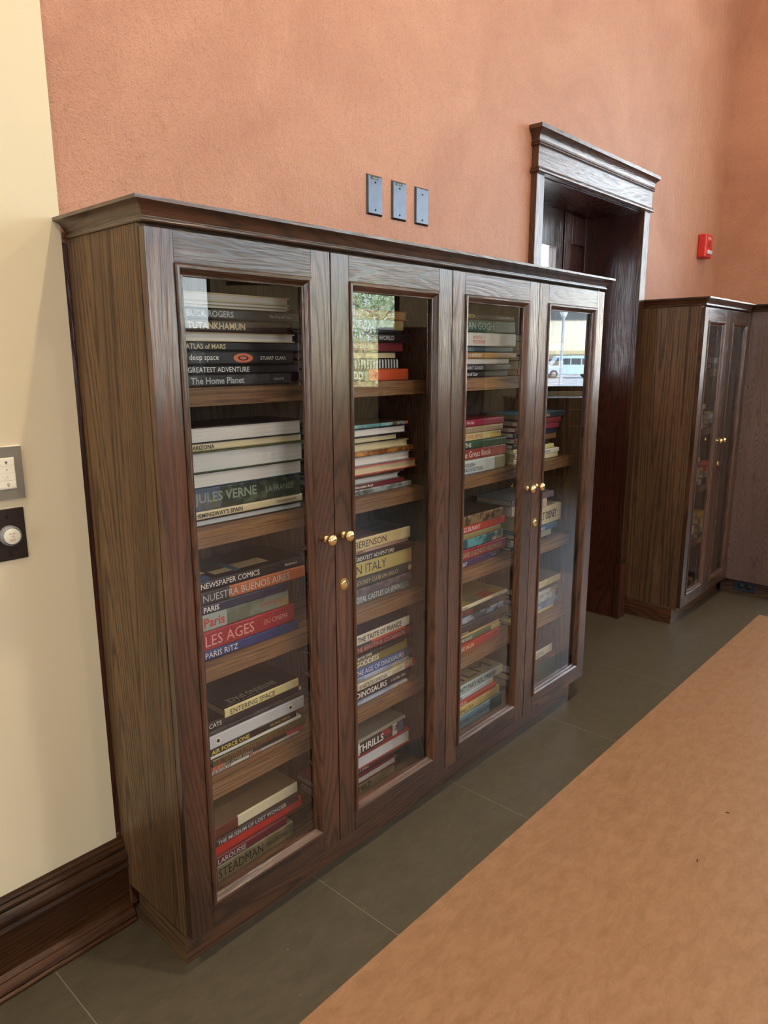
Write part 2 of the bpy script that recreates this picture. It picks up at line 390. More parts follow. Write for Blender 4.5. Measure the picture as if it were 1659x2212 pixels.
window(fr, 1.2, 2.7, .9, 2.7, 2)
wall_holes('wall_return', q1, (4.26, -.10), [], cream)

# baseboard of the cream wall
bb = [(0,0),(-.048,.0),(-.051,.003),(-.051,.008),(-.048,.011),(-.046,.012),(-.046,.015),(-.048,.018),(-.047,.023),(-.043,.029),(-.038,.034),(-.036,.036),(-.036,.039),(-.033,.043),(-.027,.046),(-.025,.048),(-.025,.143),
      (-.031,.147),(-.032,.151),(-.031,.154),(-.027,.157),(-.026,.160),(-.029,.164),(-.032,.170),(-.032,.177),(-.029,.184),(-.023,.190),(-.020,.192),(-.020,.196),(-.022,.199),(-.021,.203),(-.017,.206),(-.015,.209),(-.016,.213),(-.012,.218),(0,.219)]
struct(MB().prism([(YC+a, z) for a, z in bb], 'x', -4.99, -.001).build('baseboard_left', oak_base['x'], smooth=35))

# doorway: jambs, casing, entablature, recessed door
trim = bpy.data.objects.new('door_1', None); COL.objects.link(trim); struct(trim)
J = MB().box(DX0-.02, DX0, YW-.004, .60, 0, DZ).box(DX1, DX1+.02, YW-.004, .60, 0, DZ)
J.build('jamb', oak_deep['z'], trim)
MB().box(DX0-.02, DX1+.02, YW-.004, .60, DZ, DZ+.02).build('head_jamb', oak_deep['x'], trim)
for a, b in ((1.84, DX0+.003), (DX1-.003, 2.91)):
    MB().box(a, b, .290, YW, .3 if a > 2 else 0, 2.078).build('casing', oak['z'], trim, bevel=.002)
MB().box(2.84, 2.915, .282, YW, 0, .3).build('plinth_block', oak_deep['z'], trim, bevel=.002)
MB().box(1.84, 2.91, .286, YW, 2.094, 2.172).build('frieze', oak['x'], trim)
path = [(1.84, YW), (1.84, .286), (2.91, .286), (2.91, YW)][::-1]
path = [(1.84, YW), (1.84, .286), (2.91, .286), (2.91, YW)]
MB().sweep(path, [(-.02,2.074),(.006,2.074),(.010,2.078),(.010,2.083),(.005,2.087),(.007,2.091),(.004,2.095),(-.02,2.095)]).build('lower_molding', oak['x'], trim, smooth=30)
MB().sweep(path, [(-.02,2.170),(.006,2.170),(.009,2.173),(.006,2.177),(.009,2.181),(.006,2.185),(.005,2.190),(.007,2.200),(.013,2.212),(.022,2.221),(.026,2.224),(.026,2.238),(-.02,2.238)]).build('upper_cornice', oak['x'], trim, smooth=30)
# door leaf, deep in the opening, with a narrow vision glass
yl = .565
L_ = MB()
L_.box(DX0, 2.30, yl, yl+.04, 0, 2.07); L_.box(2.50, 2.56, yl, yl+.04, 0, 2.07); L_.box(2.30, 2.50, yl, yl+.04, 1.90, 2.07); L_.box(2.30, 2.50, yl, yl+.04, 0, 1.3)
L_.build('door_leaf', oak_deep['z'], trim)
MB().box(2.30, 2.50, yl+.018, yl+.022, 1.3, 1.90).build('vision_glass', window_glass, trim)
L2 = MB(); L2.box(2.56, DX1, yl+.012, yl+.04, 0, 2.07); L2.box(2.565, 2.64, yl-.006, yl+.012, 0, 2.07); L2.box(2.78, DX1, yl-.006, yl+.012, 0, 2.07)
for z in (0, .95, 1.93): L2.box(2.64, 2.78, yl-.006, yl+.012, z, z+.13)
L2.build('side_panel', oak_deep['z'], trim, bevel=.002)

struct(MB().box(-1, 6, .58, 3.5, 2.65, 2.8).build('added_sun_blocker', white_paint))  # unseen slab added to keep the sun out of the vision glass

# ---------------------------------------------------------------- glazed bookcases
def ring(mb, x0, x1, z0, z1, prof):
    n = len(prof); v = []
    for sx, sz in ((0,0),(1,0),(1,1),(0,1)):
        for ins, y in prof:
            v.append((x0+ins if sx == 0 else x1-ins, y, z0+ins if sz == 0 else z1-ins))
    f = []; mi = []
    for c in range(4):
        d = (c+1) % 4
        for k in range(n):
            j = (k+1) % n; mb.add([v[c*n+k], v[d*n+k], v[d*n+j], v[c*n+j]], [(0,1,2,3)], 1 if c in (0,2) else 0)
ZB, ZT, STL = .0965, 1.620, .0600
def hinge(parent, x, z, s):
    h = MB().box(min(x, x+s*.030), max(x, x+s*.030), .026, .046, z-.022, z+.022).box(min(x, x+s*.010), max(x, x+s*.010), .046, .085, z-.014, z+.014).build('hinge', black_metal, parent, bevel=.002)
    MB().box(min(x+s*.012, x+s*.026), max(x+s*.012, x+s*.026), .0245, .026, z-.018, z+.018).build('cup_plate', steel, h)
def glazed_door(root, x0, w, side, lock):
    x1 = x0+w-.0015; x0 = x0+.0015
    a, b, c, e = x0+STL-.0015, x1-STL+.0015, .153, 1.560
    mb = MB()
    mb.box(x0, a, 0, .0195, ZB, ZT, 0).box(b, x1, 0, .0195, ZB, ZT, 0).box(a, b, 0, .0195, ZB, c, 1).box(a, b, 0, .0195, e, ZT, 1)
    d = mb.build('door', [oak['z'], oak['x']], root, bevel=.0011)
    rg = MB(); ring(rg, a, b, c, e, [(0,.001),(.0003,-.003),(.003,-.0055),(.008,-.005),(.012,-.001),(.016,.005),(.0185,.0075),(.0215,.008),(.0215,.0145),(0,.0145)])
    rg.build('glazing_bead', [oak['z'], oak['x']], d, smooth=30)
    MB().box(a+.019, b-.019, .0146, .0184, c+.019, e-.019).build('glass_pane', glass, d)
    kx = x1-.0285 if side == 'R' else x0+.0285
    k = MB().lathe([(.0085,0),(.0085,.0015),(.0065,.003),(.0042,.005),(.004,.012),(.0055,.0145),(.0105,.016),(.0135,.019),(.0145,.0225),(.0135,.0255),(.0100,.0285),(.005,.030),(.001,.0305)], (kx, 0, .950), 'y').build('knob', brass, d, smooth=50)
    if lock:
        lk = MB().lathe([(.0155,0),(.0155,.0015),(.0140,.0028),(.0118,.0028),(.0112,.0012)], (x0+.027, 0, .8205), 'y').build('lock', brass_dull, d, smooth=40)
        MB().lathe([(.0100,.001),(.0100,.0022),(.0088,.003)], (x0+.027, 0, .8205), 'y').box(x0+.0262, x0+.0278, -.0034, -.0028, .8165, .8245).build('keyway', brass, lk, smooth=40)
    s = 1 if side == 'R' else -1
    for z in (1.52, 1.10, .60, .165): hinge(d, (x0 if side == 'R' else x1) + s*.004, z, s)
    return d
CROWN = [(-.035,1.6275),(.0035,1.6275),(.0050,1.6300),(.0045,1.6335),(.0015,1.6355),(.0012,1.6375),(.0040,1.6420),(.0068,1.6475),(.0115,1.6530),(.0185,1.6575),(.0240,1.6592),(.0262,1.6600),(.0262,1.6665),(-.035,1.6665)]
def shelf_boards(root, xa, xb, tops=(1.322, 1.009, .690, .388)):
    for z in tops:
        MB().box(xa+.002, xb-.002, .085, .295, z-.040, z).build('shelf', oak_shelf, root, bevel=.001)
oak_shelf = wood('oak_shelf_x', 'x', lin('97734f'), lin('7a5a3c'), lin('3a281b'), rough=.45, figure=1.7, along=.12, coat=.15)
bc = thing('bookcase', 'long dark oak bookcase with four glass doors full of stacked books', 'bookcase', (0,0,0))
PW = .4672
XR = 4*PW
for a in (0, XR-.018): MB().box(a, a+.018, .0205, YC-.0005 if a == 0 else YW-.001, ZB-.002, 1.6275).build('side_panel', oak_side['z'], bc, bevel=.0008)
MB().box(-.0095, -.0005, YC+.002, YW-.0005, .23, 1.62).build('dark_gap_strip', oak_deep['z'], bc)  # scribe filler, added to keep the gap at the wall dark
MB().box(2*PW-.009, 2*PW+.009, .0205, .296, ZB, 1.61).build('divider', oak_in['z'], bc)
MB().box(.018, XR-.018, .297, .303, ZB, 1.61).build('back_panel', oak_in['z'], bc)
MB().box(.018, XR-.018, .0215, .296, 1.605, 1.6265).build('top_board', oak_in['x'], bc)
MB().box(.018, XR-.018, .0215, .296, ZB-.020, ZB+.0015).build('bottom_board', oak_shelf, bc)
MB().sweep([(0, YC), (0, 0), (XR, 0), (XR, YW-.001)], CROWN, [1,0,1]).build('crown_molding', [oak['x'], oak['y']], bc, smooth=30)
MB().sweep([(.009, YC-.052), (.009, .045), (XR-.03, .045), (XR-.03, YW-.002)], [(-.018,0),(0,0),(0,ZB-.0205),(-.018,ZB-.0205)], [1,0,1]).build('kick_board', [oak['x'], oak_side['y']], bc)
shelf_boards(bc, .018, 2*PW-.009); shelf_boards(bc, 2*PW+.009, XR-.018)
for i in range(4): glazed_door(bc, i*PW, PW, 'RL'[i % 2], i % 2 == 1)

# the second bookcase, in the corner beyond the doorway
X2, P2 = 2.945, .366
b2 = thing('bookcase', 'two-door glazed oak bookcase in the corner beyond the doorway', 'bookcase', (X2,0,0))
for a in (0, 2*P2-.018): MB().box(a, a+.018, .0205, YW-.001, ZB-.002, 1.6275).build('side_panel', wood('oak_veneer_dark', 'z', lin('6b5037'), lin('543d29'), lin('21160f'), rough=.45, figure=.95, along=.22, coat=.1) if a == 0 else oak_in['z'], b2, bevel=.0008)
MB().box(.018, 2*P2-.018, .297, .303, ZB, 1.61).build('back_panel', oak_in['z'], b2)
MB().box(.018, 2*P2-.018, .0215, .296, 1.605, 1.6265).build('top_board', oak_in['x'], b2)
MB().box(.018, 2*P2-.018, .0215, .296, ZB-.020, ZB+.0015).build('bottom_board', oak_shelf, b2)
MB().sweep([(0, YW-.001), (0, 0), (2*P2-.028, 0)], CROWN, [1,0]).build('crown_molding', [oak['x'], oak['y']], b2, smooth=30)
MB().sweep([(.009, YW-.002), (.009, .045), (2*P2-.001, .045)], [(-.018,0),(0,0),(0,ZB-.0205),(-.018,ZB-.0205)], [1,0]).build('kick_board', [oak['x'], oak['y']], b2)
shelf_boards(b2, .018, 2*P2-.018)
for i in range(2): glazed_door(b2, i*P2, P2, 'RL'[i % 2], i % 2 == 1)

# the cabinet run that turns the corner along the right wall
XC = 3.682
b3 = thing('wall_cabinet', 'dark oak cabinet end panel on the right wall with an outlet in its base', 'cabinet', (XC, 0, 0))
pale_veneer = wood('grey_oak_veneer', 'z', lin('6a5550'), lin('5c4843'), lin('463530'), rough=.5, figure=2.2)
MB().box(0, .018, -.290, YW-.002, ZB-.002, 1.6275).build('end_panel', pale_veneer, b3, bevel=.0008)
MB().box(.018, .326, -.290, -.272, ZB-.002, 1.6275).build('side_board', oak_in['z'], b3); MB().box(.018, .326, .296, YW-.002, ZB-.002, 1.6275).build('side_board', oak_in['z'], b3)
MB().box(.018, .326, -.272, .296, ZB-.002, ZB+.018).build('bottom_board', oak_in['x'], b3); MB().box(.018, .326, -.272, .296, 1.605, 1.6265).build('top_board', oak_in['x'], b3)
MB().sweep([(0, YW-.002), (0, -.29), (.327, -.29)], CROWN).build('crown_molding', oak['y'], b3, smooth=30)
MB().box(.048, .066, -.245, .04, 0, ZB-.003).box(.066, .326, -.245, -.227, 0, ZB-.003).build('kick_board', oak_in['y'], b3)

# ---------------------------------------------------------------- things on the walls
def face_plate(name, label, x, z, w=.070, h=.1143, y=YW, mat=None, holes=True, grp=None):
    r = thing(name, label, 'wall plate', (x+w/2, y, z-h), grp)
    mb = MB(); b = .005; t = .006
    v = [(-w/2,0,0),(w/2,0,0),(w/2,0,h),(-w/2,0,h),(-w/2+b,-t,b),(w/2-b,-t,b),(w/2-b,-t,h-b),(-w/2+b,-t,h-b)]
    mb.add(v, [(4,5,6,7),(0,1,5,4),(1,2,6,5),(2,3,7,6),(3,0,4,7),(3,2,1,0)])
    mb.build('plate', mat, r, bevel=.0008)
    if holes:
        for zz in (.0155, h-.0155-.006):
            sc = MB().lathe([(.0028,0),(.0028,.0012),(.0015,.0016)], (0, -t, zz), 'y', 14).build('screw', bronze_screw, r, smooth=40)
    return r
bronze = plain('dark_bronze_plate', lin('5a606a'), .3, 1, noise=.08, scale=30)
bronze_screw = plain('screw_head', lin('1d1a18'), .4, .6)
label_black = plain('label_tape', lin('1a1718'), .4); white_ink = plain('white_ink', lin('e4e2da'), .6)
for i, (x, lb) in enumerate(((.9213, 'dark bronze blank plate nearest the cream wall, with a chipped label strip'), (1.0324, 'dark bronze blank plate in the middle of the row of three, with a label strip'), (1.1438, 'dark bronze blank plate nearest the doorway, without a label strip'))):
    r = face_plate('blank_wall_plate', lb, x, 1.9170, mat=bronze, grp='blank plates above the long bookcase')
    if i < 2:
        t_ = MB().box(-.020, .011, -.0066, -.0059, .1003, .1080).build('label_strip', label_black, r)
        mb = MB(); put_text(mb, 'WC-18', -.012, .004, .1022, .1060, -.0068); mb.build('lettering', white_ink, t_)
# keypad
kp_frame = plain('keypad_grey', lin('7d7a6e'), .4); kp_white = plain('keypad_white', lin('eeeadb'), .35); ink = plain('grey_ink', lin('6f6c66'), .6)
kp = thing('lighting_keypad', 'grey lighting keypad with four white buttons on the cream wall', 'switch', (-.174, YC, 1.098))
MB().box(-.036, .036, -.006, 0, 0, .1115).build('frame', kp_white, kp, bevel=.0015)
MB().box(-.0348, .0348, -.0068, -.006, .0012, .1103).build('face', kp_frame, kp, bevel=.0004)
MB().box(-.0185, .0185, -.0085, -.0066, .0235, .0885).build('insert', kp_white, kp, bevel=.001)
for i in range(4):
    b_ = MB().box(-.0168, .0168, -.0094, -.0083, .0262+i*.0152, .0262+i*.0152+.0144).build('button', kp_white, kp, bevel=.0004)
    zc = .0262+i*.0152+.0072; mb = MB()
    if i in (1, 2): put_text(mb, '2' if i == 1 else '1', .0012, .0028, zc-.0018, zc+.0018, -.0096)
    else:
        n_ = 16; ri = .0018 if i == 0 else 0; ro = .0027
        for k in range(n_):
            a0, a1 = 2*PI*k/n_, 2*PI*(k+1)/n_
            mb.add([(.002+ri*math.cos(a0),-.0096,zc+ri*math.sin(a0)),(.002+ro*math.cos(a0),-.0096,zc+ro*math.sin(a0)),(.002+ro*math.cos(a1),-.0096,zc+ro*math.sin(a1)),(.002+ri*math.cos(a1),-.0096,zc+ri*math.sin(a1))], [(0,1,2,3)])
        mb.add([(.0008,-.0096,zc-.0042),(.0032,-.0096,zc-.0042),(.0032,-.0096,zc-.0026),(.0008,-.0096,zc-.0026)], [(0,1,2,3)])
    mb.build('symbol', ink, b_)
# exit button
ex = thing('exit_button', 'round white PUSH TO EXIT button on a black plate', 'button', (-.181, YC, .971))
blackpl = plain('black_anodised_plate', lin('2b2320'), .3, .3, noise=.04)
v = MB(); v.box(-.0355, .0355, -.004, 0, 0, .1095); v.build('plate', blackpl, ex, bevel=.0025)
MB().lathe([(.0215,.004),(.0215,.010),(.0205,.0145),(.0180,.0165),(.0175,.012)], (.002, 0, .0535), 'y', 32).build('collar', plain('grey_plastic_collar', lin('8b8d90'), .3), ex, smooth=40)
bt = MB().lathe([(.0168,.010),(.0168,.0185),(.0158,.0205),(.0135,.0212)], (.002, 0, .0535), 'y', 32).build('push_button', plain('milky_plastic', lin('dfe2cf'), .35), ex, smooth=40)
mb = MB()
for k, (tx_, w_) in enumerate((('PUSH', .0135), ('TO', .0065), ('EXIT', .0115))): put_text(mb, tx_, .002-w_/2, .002+w_/2, .0578-k*.0068, .0578-k*.0068+.0042, -.0214)
mb.build('lettering', plain('red_ink', lin('c05a48'), .6), bt)
for z in (.012, .094): MB().lathe([(.003,.004),(.003,.0052),(.0016,.0056)], (0, 0, z), 'y', 14).build('screw', bronze_screw, ex, smooth=40)
# fire alarm strobe
fa = thing('fire_alarm_strobe', 'small red fire alarm strobe high on the orange wall near the corner', 'fire alarm', (3.705, YW, 1.938))
red_pl = plain('red_plastic', lin('c22b25'), .35)
MB().box(-.055, .055, -.046, 0, 0, .128).build('housing', red_pl, fa, bevel=.007)
MB().box(-.030, .030, -.058, -.044, .018, .042).build('strobe_lens', plain('clear_lens', lin('cfd6da'), .12, coat=.8), fa, bevel=.006)
mb = MB(); put_text(mb, 'FIRE', -.028, .028, .098, .112, -.0464); mb.build('lettering', white_ink, fa)
MB().box(-.012, .012, -.0466, -.045, .060, .085).build('grille', plain('dark_red_plastic', lin('7c1a17'), .5), fa)
# outlet in the kick board
ot = thing('floor_outlet', 'dark blue-grey double outlet plate low in the cabinet base', 'outlet', (XC+.048, -.098, .0205))
MB().box(-.006, 0, -.0575, .0575, 0, .062).build('plate', plain('outlet_bronze', lin('2c3646'), .35, .3), ot, bevel=.0015)
for s in (-.021, .021):
    rc = MB().lathe([(.0165,.006),(.0165,.0085),(.0150,.0092)], (0, s, .031), 'x', 20).build('receptacle', plain('outlet_black', lin('10131a'), .35), ot, smooth=40)
    MB().box(-.0096, -.0088, s-.006, s-.004, .027, .036).box(-.0096, -.0088, s+.004, s+.006, .027, .036).build('slots', steel, rc)
# crumbs
crumb = plain('dark_crumb', lin('2a201a'), .8)
for x, y, lb, rz in ((1.166, -.713, 'tiny dark splinter on the tan floor, the nearer to the camera', .4), (1.451, -.707, 'tiny dark speck on the tan floor, the farther from the camera', 1.9)):
    tag(MB().box(-.0055, .0055, -.0012, .0012, 0, .0016).box(.002, .005, -.0018, .0004, .0012, .0024).build('crumb', crumb, loc=(x, y, .0006)), lb, 'debris').rotation_euler = (0, 0, rz)
# recessed ceiling lamps
def emis(name, c, s):
    mt, n, l, b = new_mat(name); b.inputs['Emission Color'].default_value = c; b.inputs['Emission Strength'].default_value = s; b.inputs['Base Color'].default_value = c; return mt
lamp_em = emis('warm_lamp_lens', (1.0, .72, .42, 1), 12)
trim_white = plain('lamp_trim_white', lin('efece4'), .5)
LAMPS = [(.6, -1.0), (-1.6, -1.0), (2.9, -1.0), (.6, -3.6), (-1.6, -3.6), (2.9, -3.6)]
for i, (x, y) in enumerate(LAMPS):
    r = thing('recessed_lamp', 'round recessed warm ceiling lamp, %s column, %s row' % (('middle', 'left', 'right')[i % 3], ('bookcase', 'window')[i//3]), 'lamp', (x, y, CEIL), 'ceiling lamps')
    MB().lathe([(.062,0),(.085,0),(.085,.004),(.070,.008),(.062,.008)], (0,0,0), 'z', 32).build('trim_ring', trim_white, r, smooth=40)
    MB().lathe([(.060,.001),(.060,.003)], (0,0,0), 'z', 32).build('lens', lamp_em, r)
    light('lamp_light', 'AREA', (0, 0, -.012), LAMP_W*(1.9 if i < 2 else 1), (1.0, .80, .58), size=.11, direction=(0,0,-1), parent=r)

# ---------------------------------------------------------------- books
INKS = dict(white='e9e7e0', silver='b9bcbd', palegold='c9b98c', yellow='d9c558', black='1c1a1a', red='b2372f', pink='d89a92', darkred='8c3a26',
            orange='c8633a', blue='49607c', paleteal='9dc6bd', gray='77757a', grayt='8d9a8a', navy2='2a4052')
_ink = {}
def inkm(k):
    if k not in _ink: _ink[k] = plain('ink_'+k, lin(INKS[k]), .45, coat=.2, noise=.02)
    return _ink[k]
# name: spine colour, board colour or None, [(start, colour) along the spine], pattern, words
BK = dict(
 cream=('d3c6a2',None,[],None,'cream'), tan=('a99872',None,[],None,'tan'), tan2=('b7a583',None,[],None,'pale tan'),
 black=('17161a',None,[],None,'black'), black2=('232226',None,[],('noise','3e3d3f',30),'charcoal black'), darkbrown=('33211d',None,[],None,'dark brown'),
 green=('66703a','4a5233',[],('noise','a09a62',60),'green-edged'), slate=('3a4152',None,[],None,'slate blue'), darkgreen=('343b34',None,[(.0,'5b6780'),(.38,'343b34')],('noise','565f4c',40),'dark green decorated'),  # darkgreen: the blue left band paints a reflection seen on the glass
 orangeblack=('2b2a2a',None,[(.38,'a8603c'),(.85,'c0652a')],None,'black and orange'), navy=('1f2740',None,[],None,'navy'),
 graygreen=('98a39c',None,[(.45,'5f6656'),(.88,'a58a52')],('noise','7a8478',14),'grey-green'), red=('8e1c28',None,[],('noise','a02c36',160),'dark red leather'),
 blue=('22366e',None,[],None,'royal blue'), blackcream=('d8cc94','2a211c',[],None,'cream-spined black'), grayblue=('c3c7cc','8e959f',[],None,'pale grey'),
 white=('dcd9d0',None,[],None,'white'), blackyellow=('1f1c1a',None,[],('wave','6a6428',70),'black and yellow'), blackred=('2a1713','b03a28',[(0,'b4402c'),(.16,'2a1713'),(.80,'a8382c')],None,'black and red'),
 ivorybrown=('d8cfae','8a7152',[(.22,'5c2a1a'),(.42,'d8cfae')],None,'ivory vellum brown-labelled'), plum=('35252c',None,[],None,'plum'), brightred=('c4241f',None,[],None,'bright red'),
 maroon=('742a33',None,[],None,'maroon'), khaki=('a59a78',None,[],('noise','8f8463',20),'khaki'), rust=('a5492c',None,[],None,'rust-covered'),
 whitetan=('ccd3d6',None,[(.86,'b9a469')],None,'white and tan'), zebra=('d9dcd8',None,[],('wave','2a2a2c',26),'black and white striped'), orange=('cf5733',None,[(0,'2c3a3c'),(.42,'cf5733')],None,'orange'),
 teal=('4f8a92','5a3a30',[(.75,'6b4f3a'),(.93,'b04334')],('noise','86b3b5',30),'teal'), brownorange=('8a4f24',None,[],('noise','c98f4d',30),'brown and orange'),
 silver=('9da2a3','8a8f92',[],('noise','6c7274',40),'silver grey'), pinkred=('b8565c',None,[],None,'rose red'), brown=('6e5036',None,[],None,'brown'),
 sand=('cbb887','4a3626',[],('noise','d9cba4',8),'sand-coloured'), pink=('c79f8c',None,[],None,'dusty pink'), gold=('b9ab6a','a2955c',[],('noise','d6cd96',5),'gold'),
 darkslate=('33393d',None,[],None,'dark slate'), purplegray=('4d4650',None,[],('noise','68616a',40),'mottled purple-grey'), steel=('5f6c74','3f4a52',[(.88,'9aa8ab')],('noise','7d8b92',30),'steel blue'),
 ivory=('d9d4bd','2c3038',[],None,'ivory'), olive=('80743f',None,[],None,'olive'), blue2=('4560a0',None,[(.8,'4d5568')],None,'mid blue'), paleblue=('a9b4cc',None,[(.7,'c6bda0')],('noise','8f9cba',30),'pale blue'),
 whitered=('d9d3c0','b5a98c',[(.82,'c22e26')],('noise','c3bca0',30),'white and red'), gray=('8f8d80','77776c',[],None,'grey'), flag=('b9b4b0',None,[(.0,'c8ccd6'),(.25,'2b282c'),(.62,'8e2d38'),(.80,'c9c4c0'),(.88,'4a506a')],('noise','2a2628',45),'black, white and red'),
 green2=('35533f',None,[],('noise','26402f',30),'green'), darkteal=('2f4650',None,[],None,'dark teal'), goldtan=('b68b45',None,[],None,'golden tan'),
 magenta=('8f2240',None,[(0,'c9a9a4'),(.16,'8f2240')],None,'magenta'), stripes=('cdb68f',None,[],('wave','3c2a22',60),'cream and brown striped'), creamgold=('d6c98f',None,[(.76,'cdb158')],None,'cream-yellow'),
 redbrown=('8e3a33',None,[],('noise','a85a4e',12),'reddish brown'), whitegray=('bfc9c9',None,[(.78,'9b977c')],None,'pale grey-white'), tapestry=('8c7350','4a2c1a',[],('noise','4a3426',38),'tapestry-patterned'),
 coral=('c24236',None,[],None,'coral red'), olivestripe=('a39763',None,[],('wave','83784a',60),'olive striped'), tealcream=('4f8e94',None,[(0,'39505c'),(.3,'63a2a8'),(.66,'5a4636'),(.78,'c4ad7c')],('noise','2f5a62',24),'teal and cream'),
 crimson=('8c2b3a',None,[(.93,'2a2020')],None,'crimson'), purple=('3b2a5c',None,[(.86,'231c2c')],None,'purple'), multi=('d8d2b4','a89258',[],('noise','c2b88c',12),'multicoloured'),
 inkblue=('34404f',None,[],('noise','8ea6c0',26),'ink blue'), charcoal=('3b3a40',None,[],None,'charcoal'), yellow=('d6bd74','b8a468',[],('noise','c8a860',18),'yellow'),
 greencream=('55694e','46573f',[(.8,'c9c272')],None,'green'), red2=('b0352b',None,[],None,'red'), ice=('b9cdd2','a59c78',[(.9,'cfc48a')],None,'pale icy blue'),
 skysteel=('8fb3cc','7d8478',[(.72,'3e4a50')],None,'sky blue'), cyanblack=('25323a','6fb0cc',[],None,'black and cyan'), creamyellow=('cdc58a',None,[],None,'pale yellow'),
 plumsilver=('7a6a74','8c8f94',[],None,'silver-topped plum'), blush=('c2ab98',None,[],None,'blush beige'), steelblue=('3c5e7e',None,[],None,'steel blue'), creamblack=('cbbf8c','2b2a26',[],('noise','b5a976',30),'cream-spined black-topped'),
 plumgray=('494552',None,[],None,'dark plum-grey'), whitegray2=('b9b9b4',None,[],None,'off-white'), graybar=('9a9fa4',None,[(0,'b5593c'),(.25,'9a9fa4')],('noise','c3c7c9',30),'grey and orange'), blue3=('55749a',None,[],('noise','86a2c2',20),'glossy blue'), sage=('7f826a','a8404a',[],None,'sage green'))
_bm = {}
def bookmat(key, board=False):
    k = (key, board)
    if k in _bm: return _bm[k]
    sp, bd, bands, pat, _w = BK[key]
    if board and not bd and not bands: k = (key, False); 
    if k in _bm: return _bm[k]
    base = sp if not board else (bd or sp)
    mt, n, l, b = new_mat('cover_'+key+('_board' if board else ''))
    tcn = n.new('ShaderNodeTexCoord'); last = None
    if bands and not board:
        se = n.new('ShaderNodeSeparateXYZ'); l.new(tcn.outputs['Generated'], se.inputs[0])
        r = n.new('ShaderNodeValToRGB'); r.color_ramp.interpolation = 'CONSTANT'; e = r.color_ramp.elements
        st = bands if bands[0][0] == 0 else [(0, base)]+bands
        e[0].position = 0; e[0].color = lin(st[0][1]); e[1].position = st[1][0]; e[1].color = lin(st[1][1])
        for p, c in st[2:]: q = e.new(p); q.color = lin(c)
        l.new(se.outputs[0], r.inputs[0]); last = r.outputs[0]
    if pat and not (board and bd):
        x = n.new('ShaderNodeMix'); x.data_type = 'RGBA'
        if pat[0] == 'noise':
            t = n.new('ShaderNodeTexNoise'); t.inputs['Scale'].default_value = pat[2]; t.inputs['Detail'].default_value = 5; l.new(tcn.outputs['Object'], t.inputs['Vector'])
            mr = n.new('ShaderNodeMapRange'); mr.inputs[1].default_value = .47; mr.inputs[2].default_value = .58; l.new(t.outputs[0], mr.inputs[0]); fac = mr.outputs[0]
        else:
            t = n.new('ShaderNodeTexWave'); t.inputs['Scale'].default_value = pat[2]; t.inputs['Distortion'].default_value = 1.2; l.new(tcn.outputs['Object'], t.inputs['Vector'])
            mr = n.new('ShaderNodeMapRange'); mr.inputs[1].default_value = .45; mr.inputs[2].default_value = .6; l.new(t.outputs[1], mr.inputs[0]); fac = mr.outputs[0]
        l.new(fac, x.inputs[0]); x.inputs[7].default_value = lin(pat[1])
        if last: l.new(last, x.inputs[6])
        else: x.inputs[6].default_value = lin(base)
        last = x.outputs[2]
    if last: l.new(last, b.inputs['Base Color'])
    else: b.inputs['Base Color'].default_value = lin(base)
    b.inputs['Roughness'].default_value = .38; b.inputs['Specular IOR Level'].default_value = .35; b.inputs['Coat Weight'].default_value = .12; b.inputs['Coat Roughness'].default_value = .12
    _bm[k] = mt; return mt
pages = {}
for k, h in (('cream','dccfa8'), ('white','e6e4de'), ('grey','cfd2d2'), ('ochre','c4955a')):
    mt, n, l, b = new_mat('pages_'+k); tcn = n.new('ShaderNodeTexCoord'); mp = n.new('ShaderNodeMapping'); mp.inputs['Scale'].default_value = (3, 3, 900)
    t = n.new('ShaderNodeTexNoise'); t.inputs['Scale'].default_value = 1; t.inputs['Detail'].default_value = 3; l.new(tcn.outputs['Object'], mp.inputs[0]); l.new(mp.outputs[0], t.inputs['Vector'])
    x = n.new('ShaderNodeMix'); x.data_type = 'RGBA'; c = lin(h); x.inputs[6].default_value = c; x.inputs[7].default_value = tuple(q*.74 for q in c[:3])+(1,)
    mr = n.new('ShaderNodeMapRange'); mr.inputs[1].default_value = .4; mr.inputs[2].default_value = .75; l.new(t.outputs[0], mr.inputs[0]); l.new(mr.outputs[0], x.inputs[0]); l.new(x.outputs[2], b.inputs['Base Color']); b.inputs['Roughness'].default_value = .75
    pages[k] = mt
ORD = ['bottom', 'second from bottom', 'third from bottom', 'fourth from bottom', 'fifth from bottom', 'sixth from bottom', 'seventh from bottom', 'eighth from bottom', 'ninth from bottom', 'tenth from bottom', 'eleventh from bottom']
ROWN = {1: 'top shelf', 2: 'second shelf', 3: 'third shelf', 4: 'fourth shelf', 5: 'cabinet floor'}
DOORN = {1: 'first door', 2: 'second door', 3: 'third door', 4: 'fourth door', 5: 'far bookcase left door', 6: 'far bookcase right door'}
VIS = {1: .134, 2: .634, 3: 1.123, 4: 1.616}
rnd = random.Random(7)
